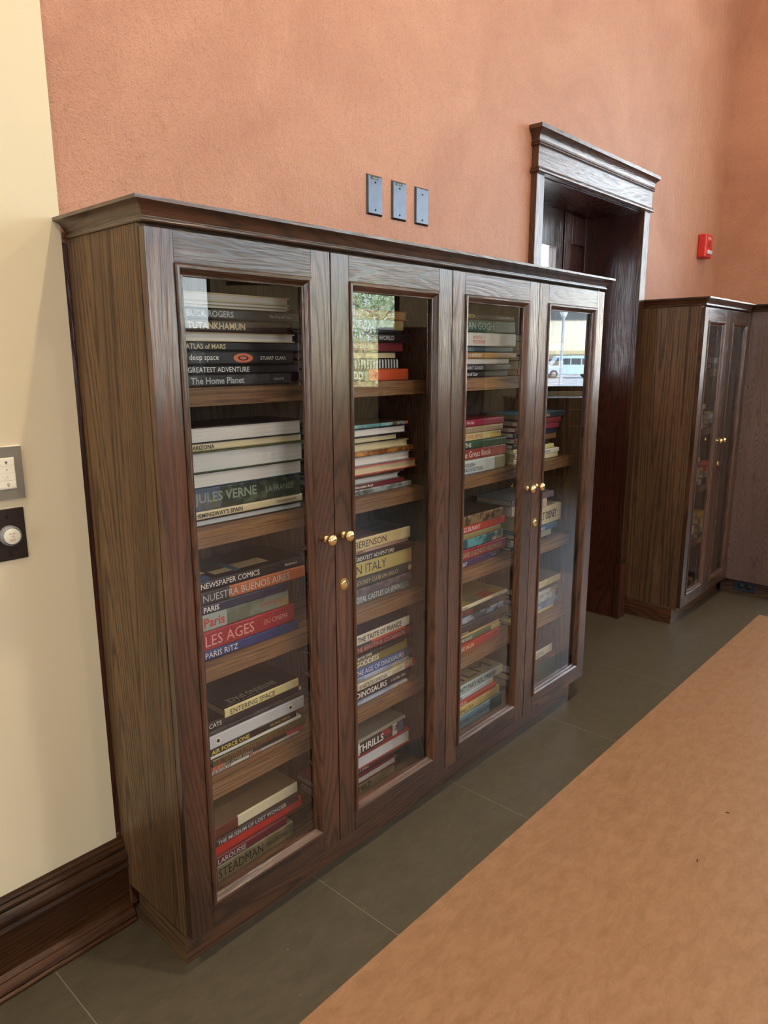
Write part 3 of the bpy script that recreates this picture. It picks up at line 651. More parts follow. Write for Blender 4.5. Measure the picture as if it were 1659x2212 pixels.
def make_book(x0, x1, y0, D, z, t, kind, key, ink_, txt, vis, label, group, art=None):
    L = x1-x0; r = thing('book', label, 'book', ((x0+x1)/2, y0, z), group)
    bt = min(.0026, t*.16); sp = .0035
    m0, m1 = bookmat(key), bookmat(key, True)
    mb = MB(); h = L/2
    if kind == 'P':     # page edges face the room, spine at the back
        mb.box(-h, h, 0, D-.002, 0, bt, 1).box(-h, h, 0, D-.002, t-bt, t, 1).prism([(D-sp,0),(D,.001),(D,t-.001),(D-sp,t)], 'x', -h, h, 0)
        a, b = .0045, D-sp-.0002
    else:
        mb.box(-h, h, sp-.0005, D, 0, bt, 1).box(-h, h, sp-.0005, D, t-bt, t, 1)
        e = min(.004, t*.22)
        mb.prism([(0,e),(.0006,e*.45),(.0020,.0002),(sp,0),(sp,t),(.0020,t-.0002),(.0006,t-e*.45),(0,t-e)], 'x', -h, h, 0)
        a, b = sp+.0002, D-.0045
    cv = mb.build('cover', [m0, m1], r)
    MB().box(-h+.004, h-.004, a, b, bt, t-bt).build('page_block', pages[rnd.choice(['cream','white','white','grey']) if key not in ('rust',) else 'ochre'], r)
    if kind == 'P2':
        mb = MB().box(-h+.005, h-.004, -.0007, 0, t*.14, t*.86); mb.build('spine_panel', bookmat(key), r)
    if kind == 'B':
        for fx in (.168, .395):
            xx = fx-(x0+x1)/2
            g = MB().lathe([(.0085,0),(.0085,.0006),(.0062,.0009)], (xx, 0, t/2), 'y', 20).build('finger_ring', paper_white, r, smooth=40)
            MB().lathe([(.0042,.0006),(.0042,.0013)], (xx, 0, t/2), 'y', 16).build('finger_hole', black_metal, g)
    if txt:
        parts = txt.split('|'); va = max(vis, x0)+.012-(x0+x1)/2; vb = h-.022
        span = vb-va; mb = MB()
        hh = t*.56
        if len(parts) == 2 and t > .036 and len(parts[1]) > 5 and key in ('whitegray', 'white'):
            for k, p in enumerate(parts):
                w = min(text_mesh(p)[2]*t*.26*.9, span*.6); put_text(mb, p, va+.02, va+.02+w, t*(.52-.34*k), t*(.52-.34*k)+t*.26, -.0005)
        else:
            w1 = span*(.62 if len(parts) > 1 else .9)
            w = min(text_mesh(parts[0])[2]*hh*.95, w1)
            hh1 = min(hh, w/text_mesh(parts[0])[2]*1.7)
            put_text(mb, parts[0], va+.004, va+.004+w, t/2-hh1/2, t/2+hh1/2, -.0005, bold=.018 if len(parts[0]) % 2 else 0)
            if len(parts) > 1:
                h2 = hh*.5; w = min(text_mesh(parts[1])[2]*h2*.95, span*.30); m2_ = MB(); put_text(m2_, parts[1], vb-w, vb, t/2-h2/2, t/2+h2/2, -.0005); m2_.build('author_line', inkm(ink_), r)
        mb.build('title', inkm(ink_), r)
    r.rotation_euler = (0, 0, rnd.uniform(-.012, .014))
    return r, h
BOOKS = [
 (1, 1, 0.432, 1.322, 0.0265, 'S', 'black2', 'silver', 'The Home Planet|Kelley/ASE'),
 (1, 1, 0.461, 1.3485, 0.0207, 'S', 'black', 'white', 'GREATEST ADVENTURE'),
 (1, 1, 0.437, 1.3693, 0.0294, 'S', 'black', 'white', 'deep space|STUART CLARK'),
 (1, 1, 0.46, 1.3987, 0.0209, 'S', 'black', 'palegold', 'ATLAS of MARS'),
 (1, 1, 0.457, 1.4196, 0.0198, 'P', 'cream', '', ''),
 (1, 1, 0.422, 1.4394, 0.0263, 'S', 'darkbrown', 'palegold', 'TUTANKHAMUN'),
 (1, 1, 0.462, 1.4657, 0.0248, 'S', 'black', 'silver', 'BUCK ROGERS|The First 60 Years'),
 (1, 1, 0.436, 1.4905, 0.0062, 'P', 'tan2', '', ''),
 (1, 1, 0.438, 1.4967, 0.0078, 'P', 'tan', '', ''),
 (1, 1, 0.44, 1.5045, 0.0184, 'P', 'cream', '', ''),
 (1, 2, 0.468, 1.009, 0.0172, 'P', 'black', '', ''),
 (1, 2, 0.469, 1.0262, 0.0192, 'S', 'cream', 'black', "HEMINGWAY'S SPAIN|CHRONICLE BOOKS"),
 (1, 2, 0.461, 1.0454, 0.0531, 'S', 'darkgreen', 'grayt', 'JULES VERNE|LA FRANCE'),
 (1, 2, 0.466, 1.0984, 0.0358, 'P', 'slate', '', ''),
 (1, 2, 0.464, 1.1342, 0.0469, 'P', 'green', '', ''),
 (1, 2, 0.464, 1.1811, 0.0176, 'S', 'cream', 'black', 'ARIZONA'),
 (1, 2, 0.466, 1.1987, 0.0371, 'P', 'black', '', ''),
 (1, 3, 0.433, 0.69, 0.0258, 'S', 'blue', 'white', 'PARIS RITZ'),
 (1, 3, 0.422, 0.7158, 0.0471, 'S', 'red', 'pink', 'LES AGES|DU CINEMA'),
 (1, 3, 0.406, 0.7629, 0.0416, 'S', 'graygreen', 'red', 'Paris|JOHN RUSSELL'),
 (1, 3, 0.397, 0.8045, 0.0236, 'S', 'navy', 'white', 'PARIS'),
 (1, 3, 0.459, 0.8281, 0.0311, 'S', 'orangeblack', 'silver', 'NUESTRA BUENOS AIRES'),
 (1, 3, 0.459, 0.8592, 0.0239, 'S', 'black', 'white', 'NEWSPAPER COMICS|Blackbeard'),
 (1, 4, 0.432, 0.388, 0.0127, 'S', 'white', 'black', 'THE BOOK OF|Frank N. Potter'),
 (1, 4, 0.443, 0.4007, 0.0148, 'S', 'blackred', 'palegold', 'GUINNESS ADVERTISING'),
 (1, 4, 0.446, 0.4155, 0.0191, 'S', 'blackyellow', 'darkred', 'BIG DAMN BOOK OF SHEER MANLINESS'),
 (1, 4, 0.435, 0.4346, 0.0097, 'S', 'white', '', ''),
 (1, 4, 0.418, 0.4443, 0.0211, 'S', 'black', 'yellow', 'AIR FORCE ONE|THE FINAL MISSION'),
 (1, 4, 0.442, 0.4655, 0.0348, 'B', 'grayblue', '', ''),
 (1, 4, 0.449, 0.5002, 0.0117, 'S', 'black2', '', ''),
 (1, 4, 0.46, 0.512, 0.0202, 'S', 'black', 'white', 'CATS'),
 (1, 4, 0.425, 0.5322, 0.024, 'S', 'blackcream', 'black', 'ENTERING SPACE'),
 (1, 5, 0.394, 0.098, 0.0456, 'S', 'khaki', 'black', 'STEADMAN|DRAGON CRAIS'),
 (1, 5, 0.372, 0.1436, 0.0252, 'S', 'maroon', 'white', 'LAROUSSE'),
 (1, 5, 0.43, 0.1689, 0.0318, 'S', 'brightred', '', ''),
 (1, 5, 0.41, 0.2006, 0.0205, 'S', 'plum', 'silver', 'THE MUSEUM OF LOST WONDER'),
 (1, 5, 0.415, 0.2212, 0.0319, 'S', 'ivorybrown', '', ''),
 (2, 1, 0.872, 1.322, 0.032, 'S', 'orange', 'white', 'DD'),
 (2, 1, 0.846, 1.354, 0.0265, 'S', 'zebra', 'black', 'WILD LIFE'),
 (2, 1, 0.837, 1.3806, 0.0201, 'P', 'black', '', ''),
 (2, 1, 0.857, 1.4007, 0.0252, 'S', 'maroon', 'white', 'The Golden Age'),
 (2, 1, 0.879, 1.4259, 0.0233, 'S', 'black', 'silver', 'THE MAGIC WORLD'),
 (2, 1, 0.837, 1.4492, 0.0095, 'S', 'black', '', ''),
 (2, 1, 0.855, 1.4586, 0.0267, 'S', 'whitetan', 'blue', 'NATURE'),
 (2, 1, 0.874, 1.4853, 0.0257, 'P', 'rust', '', ''),
 (2, 2, 0.897, 1.009, 0.0169, 'S', 'silver', 'black', 'HOLLYWOOD'),
 (2, 2, 0.866, 1.0259, 0.0142, 'S', 'maroon', 'white', 'A Decorative Book'),
 (2, 2, 0.846, 1.0401, 0.0177, 'P', 'silver', '', ''),
 (2, 2, 0.868, 1.0579, 0.0095, 'S', 'brown', '', ''),
 (2, 2, 0.923, 1.0673, 0.0241, 'P', 'pinkred', '', ''),
 (2, 2, 0.89, 1.0915, 0.0255, 'P', 'silver', '', ''),
 (2, 2, 0.907, 1.1169, 0.0151, 'S', 'brownorange', '', ''),
 (2, 2, 0.879, 1.132, 0.021, 'P', 'khaki', '', ''),
 (2, 2, 0.839, 1.153, 0.0186, 'P', 'black', '', ''),
 (2, 2, 0.87, 1.1716, 0.0232, 'P', 'navy', '', ''),
 (2, 2, 0.88, 1.1948, 0.0108, 'S', 'teal', 'white', ''),
 (2, 3, 0.893, 0.69, 0.0306, 'S', 'steel', 'white', 'ROYAL CASTLES OF SPAIN'),
 (2, 3, 0.891, 0.7206, 0.0234, 'S', 'purplegray', '', ''),
 (2, 3, 0.896, 0.744, 0.0283, 'S', 'darkslate', 'palegold', 'JOCKEY CLUB UN SIGLO'),
 (2, 3, 0.899, 0.7723, 0.0457, 'S', 'gold', 'black', 'IN ITALY'),
 (2, 3, 0.91, 0.818, 0.021, 'S', 'black', 'white', 'GREATEST ADVENTURE'),
 (2, 3, 0.892, 0.839, 0.0132, 'S', 'pink', 'black', 'DRAWING|EXPRESSION'),
 (2, 3, 0.887, 0.8522, 0.0357, 'S', 'sand', 'black', 'BERENSON'),
 (2, 4, 0.871, 0.388, 0.0099, 'S', 'paleblue', '', ''),
 (2, 4, 0.89, 0.3979, 0.0327, 'S', 'black', 'white', 'DINOSAURS|A GLOBAL VIEW'),
 (2, 4, 0.911, 0.4306, 0.0223, 'S', 'whitered', 'black', 'ENCYCLOPEDIA'),
 (2, 4, 0.891, 0.4529, 0.0143, 'S', 'paleblue', 'blue', 'NATURE'),
 (2, 4, 0.904, 0.4671, 0.0289, 'S', 'blue2', 'white', 'THE AGE OF DINOSAURS'),
 (2, 4, 0.878, 0.496, 0.0299, 'S', 'olive', 'white', 'GODDESS'),
 (2, 4, 0.86, 0.5259, 0.0141, 'S', 'black', 'white', 'MOVIE STARS'),
 (2, 4, 0.927, 0.54, 0.0241, 'S', 'maroon', 'pink', 'THE BEAUTIFUL COOKBOOK'),
 (2, 4, 0.87, 0.5641, 0.0107, 'S', 'orange', '', ''),
 (2, 4, 0.883, 0.5748, 0.0299, 'S', 'ivory', 'black', 'THE TASTE OF FRANCE'),
 (2, 5, 0.813, 0.098, 0.0314, 'S', 'khaki', 'black', 'FIELD'),
 (2, 5, 0.823, 0.1294, 0.0249, 'P', 'maroon', '', ''),
 (2, 5, 0.868, 0.1543, 0.0235, 'S', 'plum', 'silver', 'FLYING'),
 (2, 5, 0.888, 0.1778, 0.0428, 'P', 'red', '', ''),
 (2, 5, 0.862, 0.2205, 0.0431, 'S', 'flag', 'white', 'THRILLS'),
 (2, 5, 0.866, 0.2637, 0.0124, 'S', 'gray', '', ''),
 (3, 1, 1.406, 1.322, 0.0199, 'S', 'black', 'white', 'World of Carr'),
 (3, 1, 1.405, 1.3419, 0.0209, 'S', 'black2', 'silver', 'AVANT GARDE'),
 (3, 1, 1.41, 1.3628, 0.0188, 'S', 'white', '', ''),
 (3, 1, 1.44, 1.3816, 0.0189, 'S', 'goldtan', 'white', 'A HISTORY'),
 (3, 1, 1.438, 1.4004, 0.0195, 'S', 'darkteal', 'paleteal', 'CLASSICS'),
 (3, 1, 1.44, 1.42, 0.0425, 'S', 'white', 'orange', 'NORTH|MODERNE'),
 (3, 1, 1.434, 1.4625, 0.0405, 'S', 'green2', 'paleteal', 'VAN GOGH'),
 (3, 1, 1.425, 1.5031, 0.0182, 'S', 'darkbrown', 'yellow', 'REBECCA|Vera Caspary'),
 (3, 2, 1.398, 1.009, 0.0458, 'S', 'whitegray', 'black', 'MODERN|ARCHITECTURE'),
 (3, 2, 1.413, 1.0548, 0.0362, 'S', 'redbrown', 'white', 'The Great Book'),
 (3, 2, 1.405, 1.091, 0.0259, 'S', 'green2', 'white', 'MYTHS'),
 (3, 2, 1.383, 1.1169, 0.0254, 'S', 'creamgold', 'red', 'GUSTAVE EIFFEL'),
 (3, 2, 1.386, 1.1423, 0.0209, 'S', 'stripes', '', ''),
 (3, 2, 1.396, 1.1632, 0.0227, 'S', 'magenta', 'white', 'Fantasy Worlds'),
 (3, 3, 1.391, 0.69, 0.0233, 'S', 'purple', 'white', 'TIDBIT|The History'),
 (3, 3, 1.443, 0.7133, 0.0386, 'S', 'crimson', 'palegold', "DAVID O SELZNICK'S HOLLYWOOD"),
 (3, 3, 1.412, 0.7519, 0.0329, 'S', 'tealcream', 'black', ''),
 (3, 3, 1.397, 0.7848, 0.0205, 'S', 'olivestripe', '', ''),
 (3, 3, 1.42, 0.8053, 0.0282, 'S', 'coral', 'white', 'BUGS BUNNY'),
 (3, 3, 1.401, 0.8335, 0.0342, 'S', 'tapestry', 'palegold', ''),
 (3, 4, 1.396, 0.388, 0.0284, 'S', 'red2', 'palegold', 'THE MGM'),
 (3, 4, 1.406, 0.4164, 0.0198, 'S', 'greencream', 'white', 'OF THE RINGS'),
 (3, 4, 1.399, 0.4362, 0.0107, 'S', 'yellow', 'black', ''),
 (3, 4, 1.412, 0.4469, 0.0157, 'S', 'darkbrown', 'palegold', 'A PICTORIAL'),
 (3, 4, 1.431, 0.4625, 0.0216, 'S', 'charcoal', 'white', ''),
 (3, 4, 1.441, 0.4841, 0.0235, 'S', 'inkblue', 'silver', 'THE FILMS'),
 (3, 4, 1.447, 0.5076, 0.0297, 'S', 'black2', 'red', 'MOVIES'),
 (3, 4, 1.446, 0.5372, 0.0148, 'S', 'multi', 'black', 'FAMOUS'),
 (3, 5, 1.427, 0.098, 0.0494, 'S', 'skysteel', 'navy2', 'THE WORLD OF FILM AND FILMMAKERS'),
 (3, 5, 1.416, 0.1474, 0.0345, 'S', 'yellow', 'black', "Disney's Art"),
 (3, 5, 1.389, 0.1819, 0.0193, 'S', 'red2', 'white', 'FANTASIA'),
 (3, 5, 1.38, 0.2011, 0.0203, 'S', 'ice', 'black', 'BAMBI'),
 (3, 5, 1.44, 0.2215, 0.0345, 'S', 'ice', 'black', "VANITY FAIR'S HOLLYWOOD"),
 (4, 2, 1.772, 1.009, 0.019, 'S', 'cream', 'gray', ''),
 (4, 2, 1.775, 1.028, 0.0183, 'S', 'white', 'gray', 'ANIMATION'),
 (4, 2, 1.746, 1.0463, 0.0173, 'S', 'creamyellow', 'black', 'FIX'),
 (4, 2, 1.709, 1.0636, 0.0181, 'S', 'black', 'white', 'MAGIC'),
 (4, 2, 1.761, 1.0817, 0.0212, 'P2', 'brown', '', ''),
 (4, 2, 1.766, 1.1029, 0.0202, 'P2', 'navy', '', ''),
 (4, 2, 1.761, 1.1231, 0.0197, 'P2', 'maroon', '', ''),
 (4, 2, 1.782, 1.1428, 0.0207, 'P2', 'maroon', '', ''),
 (4, 2, 1.822, 1.1636, 0.02, 'S', 'cyanblack', 'palegold', 'ALLENING'),
 (4, 3, 1.711, 0.69, 0.0131, 'S', 'navy', '', ''),
 (4, 3, 1.745, 0.7031, 0.0253, 'S', 'gray', '', ''),
 (4, 3, 1.794, 0.7284, 0.0191, 'S', 'steelblue', 'white', 'THE ART'),
 (4, 3, 1.837, 0.7475, 0.0708, 'S', 'cream', 'black', 'WALT DISNEY'),
 (4, 3, 1.705, 0.8183, 0.0357, 'S', 'blush', '', ''),
 (4, 3, 1.757, 0.854, 0.0237, 'S', 'plumsilver', 'white', 'JD'),
 (4, 4, 1.801, 0.388, 0.0137, 'S', 'creamyellow', '', ''),
 (4, 4, 1.853, 0.4017, 0.0239, 'S', 'blue3', 'white', 'CINEMA'),
 (4, 4, 1.823, 0.4256, 0.0315, 'S', 'graybar', '', ''),
 (4, 4, 1.84, 0.4571, 0.0173, 'S', 'whitegray', '', ''),
 (4, 4, 1.798, 0.4744, 0.0211, 'S', 'plumgray', 'white', 'al'),
 (4, 4, 1.838, 0.4955, 0.0278, 'S', 'creamblack', 'black', 'D'),
 (4, 5, 1.847, 0.098, 0.0705, 'S', 'sage', '', ''),
 (4, 5, 1.78, 0.1685, 0.0282, 'S', 'charcoal', 'white', 'In'),
 (4, 5, 1.796, 0.1967, 0.0355, 'S', 'ivory', 'gray', 'CINEMA'),
]
cnt = {}
for (d, row, xr, z, t, kind, key, ink_, txt) in BOOKS:
    k = cnt.get((d, row), 0); cnt[(d, row)] = k+1
    xr = min(xr, .914 if d < 3 else 1.842)
    if d == 1: x0 = .045+rnd.random()*.04
    elif d == 2: x0 = xr-.285+rnd.uniform(-.012, .02); x0 = max(x0, .53)
    elif d == 3: x0 = xr-.30+rnd.uniform(-.01, .02); x0 = max(x0, .955)
    else: x0 = max(xr-.31+rnd.uniform(-.01, .02), 1.458)
    if txt == 'ENTERING SPACE': x0 = .190
    if txt.startswith('GUINNESS'): x0 = .137
    if txt == 'BIG DAMN BOOK OF SHEER MANLINESS': x0 = .152
    y0 = .112+rnd.uniform(-.008, .008)
    D = rnd.uniform(.150, .170)
    words = BK[key][4]
    look = {'P': 'book showing page edges', 'S': 'book', 'B': 'ring binder', 'P2': 'book with cream-outlined spine'}[kind]
    if kind == 'S' and txt: look = 'book with lettered spine'
    lb = '%s %s, %s, %s behind %s' % (words, look, ORD[k], ROWN[row], DOORN[d])
    gap = .0003
    r, h = make_book(x0, xr, y0, D, z+gap, t-gap*2, kind, key, ink_, txt, VIS[d], lb, 'books stacked in the long bookcase')
    tz = t-gap*2
    def oval(nm, xw, zc, rx, rz, inner, mat):
        mb = MB(); n_ = 24; xx = xw-r.location.x
        for q in range(n_):
            a0, a1 = 2*PI*q/n_, 2*PI*(q+1)/n_
            mb.add([(xx+rx*inner*math.cos(a0),-.0006,zc+rz*inner*math.sin(a0)),(xx+rx*math.cos(a0),-.0006,zc+rz*math.sin(a0)),(xx+rx*math.cos(a1),-.0006,zc+rz*math.sin(a1)),(xx+rx*inner*math.cos(a1),-.0006,zc+rz*inner*math.sin(a1))], [(0,1,2,3)])
        mb.build(nm, mat, r)
    if txt.startswith('deep space'): oval('galaxy_picture', .290, tz/2, .027, tz*.36, .55, inkm('orange')); oval('galaxy_core', .290, tz/2, .010, tz*.12, .0, inkm('orange'))
    if txt.startswith('JOCKEY'): oval('gold_seal', xr-.012, tz*.55, .0085, tz*.34, .0, inkm('palegold'))
    if txt.startswith('THE BOOK OF'):
        mb = MB(); put_text(mb, 'Moxie', .265-r.location.x, .305-r.location.x, tz*.2, tz*.85, -.0006, bold=.02); mb.build('red_script', inkm('red'), r)
    if txt == 'CATS': MB().box(h-.030, h-.022, -.0006, 0, tz*.25, tz*.75).build('publisher_mark', inkm('palegold'), r)
    if txt == 'ENTERING SPACE':
        mb = MB()
        def top(mb, s, xa, xb, ya, yb):
            v, f, asp = text_mesh(s); mb.add([(xb-a*(xb-xa), yb-b*(yb-ya), tz+.0003) for a, b in v], f)
        top(mb, 'ENTERING SPACE', -.09, .06, .020, .040); top(mb, 'JOSEPH P. ALLEN', -.10, .0, .010, .016); mb.build('cover_title', inkm('silver'), r)
    if txt == "VANITY FAIR'S HOLLYWOOD":
        mb = MB(); v, f, asp = text_mesh('FILM'); mb.add([(-.135+a*.25, .018+b*.055, tz+.0003) for a, b in v], f); mb.build('cover_title', inkm('black'), r)
    if txt.startswith('NEWSPAPER'):
        mb = MB(); mb.box(-.05, .0, .03, .06, tz, tz+.0003); mb.box(.02, .11, .03, .075, tz, tz+.0003); mb.box(-.12, -.06, .055, .10, tz, tz+.0003); mb.build('comic_panels', inkm('palegold'), r)
        mb = MB(); mb.lathe([(.03,0),(.03,.0004)], (-.10, .03, tz), 'z', 24, sgn=1); mb.box(.0, .018, .02, .10, tz, tz+.0003).build('blue_patches', plain('comic_blue', lin('2e6d8c'), .4), r)
    if key == 'sand':
        mb = MB()
        for i in range(4):
            for j in range(2): mb.box(-.10+i*.052, -.055+i*.052, .02+j*.045, .055+j*.045, tz, tz+.0003)
        mb.build('cover_pictures', inkm('black'), r)
    if key == 'multi':
        for (xa, xb, hx, nm) in ((-.13,-.07,'b9a93c','yellow_patch'), (-.06,.0,'7c8466','green_patch'), (.01,.08,'b5522c','orange_patch'), (.09,.13,'cf9a3c','amber_patch')):
            MB().box(xa, xb, .006, .05, tz, tz+.0003).build(nm, plain('patch_'+hx, lin(hx), .4), r)
# hidden by the reflection but standing on the top shelf behind the fourth door
z = 1.3223
for k, (key, t, ink_, txt) in enumerate((('maroon', .022, 'white', ''), ('cream', .028, 'black', 'CINEMA'), ('navy', .020, 'white', ''), ('silver', .016, 'black', ''), ('white', .03, 'red', 'STUDIO'), ('darkbrown', .025, 'palegold', ''))):
    make_book(1.47+.006*k, 1.79-.004*k, .112, .16, z, t-.0006, 'S', key, ink_, txt, 1.616, '%s book, %s, %s behind %s' % (BK[key][4], ORD[k], ROWN[1], DOORN[4]), 'books stacked in the long bookcase'); z += t
# the far bookcase
FAR = {(1,5): [('black',.03),('maroon',.02),('charcoal',.025)], (2,5): [('white',.03),('tan',.025),('silver',.02),('black2',.03),('ice',.026)], (3,5): [('charcoal',.03),('white',.03,'NSKI'),('ivory',.05),('skysteel',.03),('ice',.025),('maroon',.04),('navy',.02)],
       (4,5): [('darkslate',.04),('ivory',.05),('crimson',.035,'MATISSE'),('pink',.02),('khaki',.02)], (5,5): [('khaki',.03),('black2',.03),('goldtan',.015),('cream',.012),('brownorange',.02),('black',.04)],
       (1,6): [('black2',.03),('gray',.03)], (2,6): [('charcoal',.02),('gray',.025),('ice',.026)], (3,6): [('black',.04),('gray',.025),('goldtan',.012),('coral',.03)], (4,6): [('darkslate',.03),('khaki',.03),('tan',.02),('goldtan',.035)], (5,6): [('cream',.04),('black2',.03)]}
TOPS = {1: 1.3223, 2: 1.0093, 3: .6903, 4: .3883, 5: .0984}
for (row, d), lst in FAR.items():
    z = TOPS[row]
    for k, q in enumerate(lst):
        key, t = q[0], q[1]; txt = q[2] if len(q) > 2 else ''
        xa = X2+.05 if d == 5 else X2+.40; xb = xa+rnd.uniform(.26, .295)
        make_book(xa, xb, .075+rnd.uniform(-.004, .004), .19, z, t-.0006, 'S', key, 'black' if key in ('white', 'crimson') else 'white', txt, xa+.12, '%s book, %s, %s behind %s' % (BK[key][4], ORD[k], ROWN[row], DOORN[d]), 'books stacked in the far bookcase'); z += t

# ---------------------------------------------------------------- the side of the room behind the camera (seen in the glass)
def at_bay(u, off, z=0): q = WC + RV*u - FV*off; return (q.x, q.y, z)
ang = math.atan2(RV.y, RV.x)
def low_case(name, label, cat, u0, u1, h, dep, drawers):
    r = thing(name, label, cat, at_bay((u0+u1)/2, .02)); r.rotation_euler = (0, 0, ang); w = (u1-u0)/2
    MB().box(-w, w, .0, dep, .09, h-.03).box(-w+.02, w-.02, .0, dep-.05, 0, .09).build('carcass', oak_deep['z'], r)
    MB().box(-w-.02, w+.02, -.0, dep+.03, h-.03, h).build('top_board', oak['x'], r, bevel=.004)
    n = max(1, round((u1-u0)/.5)); g = (u1-u0)/n
    for i in range(n):
        xa, xb = -w+i*g+.01, -w+(i+1)*g-.01
        if drawers:
            for za, zb_ in ((h-.22, h-.05), (h-.42, h-.24)):
                dr = MB().box(xa, xb, dep, dep+.02, za, zb_).build('drawer', oak_deep['x'], r, bevel=.003)
                xm, zm = (xa+xb)/2, (za+zb_)/2
                MB().tube([(xm-.06,dep+.02,zm),(xm-.055,dep+.045,zm),(xm+.055,dep+.045,zm),(xm+.06,dep+.02,zm)], .006).build('handle', brass_dull, dr, smooth=50)
            MB().box(xa, xb, dep, dep+.02, .11, h-.44).build('door', oak_deep['z'], r, bevel=.003)
        else:
            dd = MB().box(xa, xa+.06, dep, dep+.02, .11, h-.05).box(xb-.06, xb, dep, dep+.02, .11, h-.05).box(xa+.06, xb-.06, dep, dep+.02, .11, .18).box(xa+.06, xb-.06, dep, dep+.02, h-.12, h-.05).build('door', oak_deep['z'], r, bevel=.003)
            MB().box(xa+.06, xb-.06, dep+.006, dep+.010, .18, h-.12).build('glass_pane', glass, dd)
    return r
low_case('cabinet', 'tall dark cabinet by the window with siding outside', 'cabinet', -2.33, -1.0, 1.74, .35, False)
low_case('cabinet', 'tall dark cabinet between the tree window and the van window', 'cabinet', -.06, 1.2, 1.74, .35, False)
low_case('drawer_cabinet', 'low dark cabinet with brass-handled drawers under the van window', 'cabinet', 1.5, 3.5, .93, .5, True)
# outside
asphalt = plain('pale_asphalt', lin('9aa0a6'), .85, noise=.12, scale=1.5)
struct(MB().box(-60, 180, -160, 1.3, -.75, -.45).box(-60, -5.5, 1.3, 60, -.75, -.45).build('floor_outside', asphalt))
def far(u, dep, z=0): q = CP + FV*dep + RV*u; return (q.x, q.y, z)
siding = plain('white_siding', lin('efefe8'), .7, noise=.03)
b = thing('building', 'white clapboard house with a dark roof close outside the left bay window', 'building', far(-12.5, 30, -.45)); b.rotation_euler = (0, 0, ang)
mb = MB()
for k in range(26): mb.prism([(3, k*.2), (3.03, k*.2), (3.0, k*.2+.2)], 'x', -6.5, 5.0)
mb.box(-6.5, 5.0, -3, 3, 0, 5.2).build('siding_wall', siding, b)
MB().prism([(-3.6,5.0),(0,7.4),(3.6,5.0),(3.6,5.2),(0,7.6),(-3.6,5.2)], 'x', -6.9, 5.4).build('roof', plain('dark_shingle', lin('4c4c50'), .8), b)
wf = MB().box(2.2, 3.6, 3.0, 3.06, 1.4, 3.0).box(-2.2, -.8, 3.0, 3.06, 1.4, 3.0).build('window', trim_w, b)
MB().box(2.3, 3.5, 3.06, 3.07, 1.5, 2.9).box(-2.1, -.9, 3.06, 3.07, 1.5, 2.9).build('pane', window_glass, wf)
b = thing('building', 'long white commercial block with a dark window band beyond the van', 'building', far(26, 88, -.45)); b.rotation_euler = (0, 0, ang)
MB().box(-9, 26, -8, 0, 0, 9.5).build('wall', plain('sunlit_white_wall', lin('f0e9d6'), .8), b)
MB().box(-7, 4.5, 0, .15, 6.3, 8.8).build('window_band', plain('dark_band_glass', lin('3c4248'), .2), b)
MB().box(-9, 26, 0, 2.4, 2.3, 2.7).build('canopy', plain('tan_canopy', lin('a39a7c'), .7), b)
MB().box(-9, 26, .0, .1, 0, 1.7).build('brick_base', plain('red_brick_base', lin('7c4038'), .8), b)
# van
van = thing('van', 'white passenger van parked outside, blue shade in its colour', 'van', far(17.6, 69, -.45)); van.rotation_euler = (0, 0, ang)
vb = plain('van_shade_tint', lin('b9d2ea'), .3, coat=.5)  # white van; the blue of its shade is put into the colour
sil = [(-2.75,.38),(-2.8,.75),(-2.7,1.02),(-1.95,1.16),(-1.35,1.95),(-1.1,2.05),(2.5,2.08),(2.68,1.95),(2.75,1.1),(2.75,.38)]
MB().prism(sil, 'y', -1.0, 1.0).build('body', vb, van, bevel=.05)
dk = plain('dark_glass', lin('2c3238'), .15)
wnd = MB()
for a, c in ((-1.0,-.25),(-.15,.75),(.85,1.7),(1.8,2.5)): wnd.box(a, c, .99, 1.012, 1.25, 1.82)
wnd.build('side_windows', dk, van, bevel=.02)
MB().prism([(-1.93,1.18),(-1.40,1.88),(-1.30,1.88),(-1.30,1.18)], 'y', .98, 1.012).build('front_side_window', dk, van)
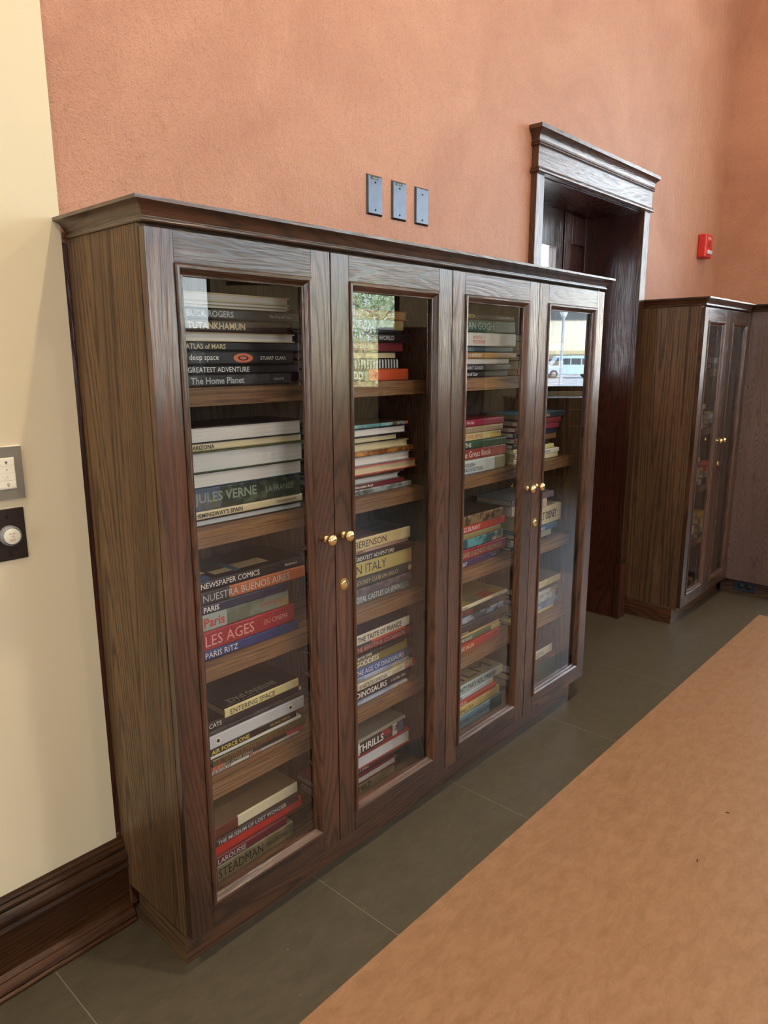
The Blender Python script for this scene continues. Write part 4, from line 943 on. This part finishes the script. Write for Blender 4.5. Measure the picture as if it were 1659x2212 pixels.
for x in (-1.75, 1.65):
    w_ = MB().lathe([(.37,0),(.38,.03),(.38,.20),(.36,.23),(.24,.235)], (x, 0.82, .38), 'y', 28, sgn=1).build('wheel', plain('tyre_rubber', lin('1f2123'), .8), van, smooth=40)
    MB().lathe([(.22,.235),(.20,.25),(.06,.262)], (x, 0.82, .38), 'y', 20, sgn=1).build('hubcap', steel, w_, smooth=40)
    w_ = MB().lathe([(.37,0),(.38,.03),(.38,.20),(.36,.23)], (x, -0.82, .38), 'y', 28, sgn=-1).build('wheel', plain('tyre_rubber', lin('1f2123'), .8), van, smooth=40)
# street lamp
sl = thing('street_lamp', 'white globe street lamp standing outside in front of the van', 'street lamp', far(7.3, 30, -.45))
MB().lathe([(.16,0),(.14,.3),(.07,.4),(.05,3.4),(.12,3.5)], (0,0,0), 'z', 16, sgn=1).build('post', plain('painted_post', lin('aab6c0'), .5), sl, smooth=40)
MB().lathe([(.10,3.5),(.22,3.75),(.36,4.1),(.30,4.25),(.05,4.32)], (0,0,0), 'z', 20, sgn=1).build('globe', plain('opal_globe', lin('f2f2ee'), .4), sl, smooth=40)
# tree
def tree(label, loc, hgt, spread, hexes, seed, n):
    rr = random.Random(seed); t = thing('tree', label, 'tree', loc)
    mb = MB(); mb.tube([(0,0,0),(.05,.03,hgt*.3),(0,-.05,hgt*.55),(.1,0,hgt*.8)], [.13,.10,.07,.03])
    for k in range(9):
        a = k*2.4; z = hgt*(.3+.06*k); mb.tube([(0,0,z),(math.cos(a)*spread*.5, math.sin(a)*spread*.5, z+hgt*.1),(math.cos(a)*spread*.85, math.sin(a)*spread*.85, z+hgt*.22)], [.05,.03,.012], 6)
    mb.build('trunk', plain('bark', lin('8d8274'), .9, noise=.2), t, smooth=50)
    mb = MB()
    for i in range(n):
        a = rr.random()*2*PI; q = rr.random()**.5*spread; z = hgt*(.35+.65*rr.random()); s = .05+.07*rr.random()
        c = Vector((q*math.cos(a), q*math.sin(a), z)); u = Vector((rr.gauss(0,1), rr.gauss(0,1), rr.gauss(0,1))).normalized(); w = u.orthogonal().normalized()
        mb.add([c-u*s, c+w*s*.4, c+u*s, c-w*s*.4], [(0,1,2,3)], i % len(hexes))
    mb.build('foliage', [plain('leaf_'+h, lin(h), .6) for h in hexes], t)
tree('leafy green tree outside the middle bay window', far(-.2, 26, -.45), 4.6, 1.9, ['a3b98a', 'b9c796', '86a074'], 3, 3600)
tree('low pale yellow-green shrub in front of the tree outside', far(-1.0, 20, -.45), 2.3, 1.3, ['d8d39a', 'e2dcae', 'b9b482'], 5, 3000)
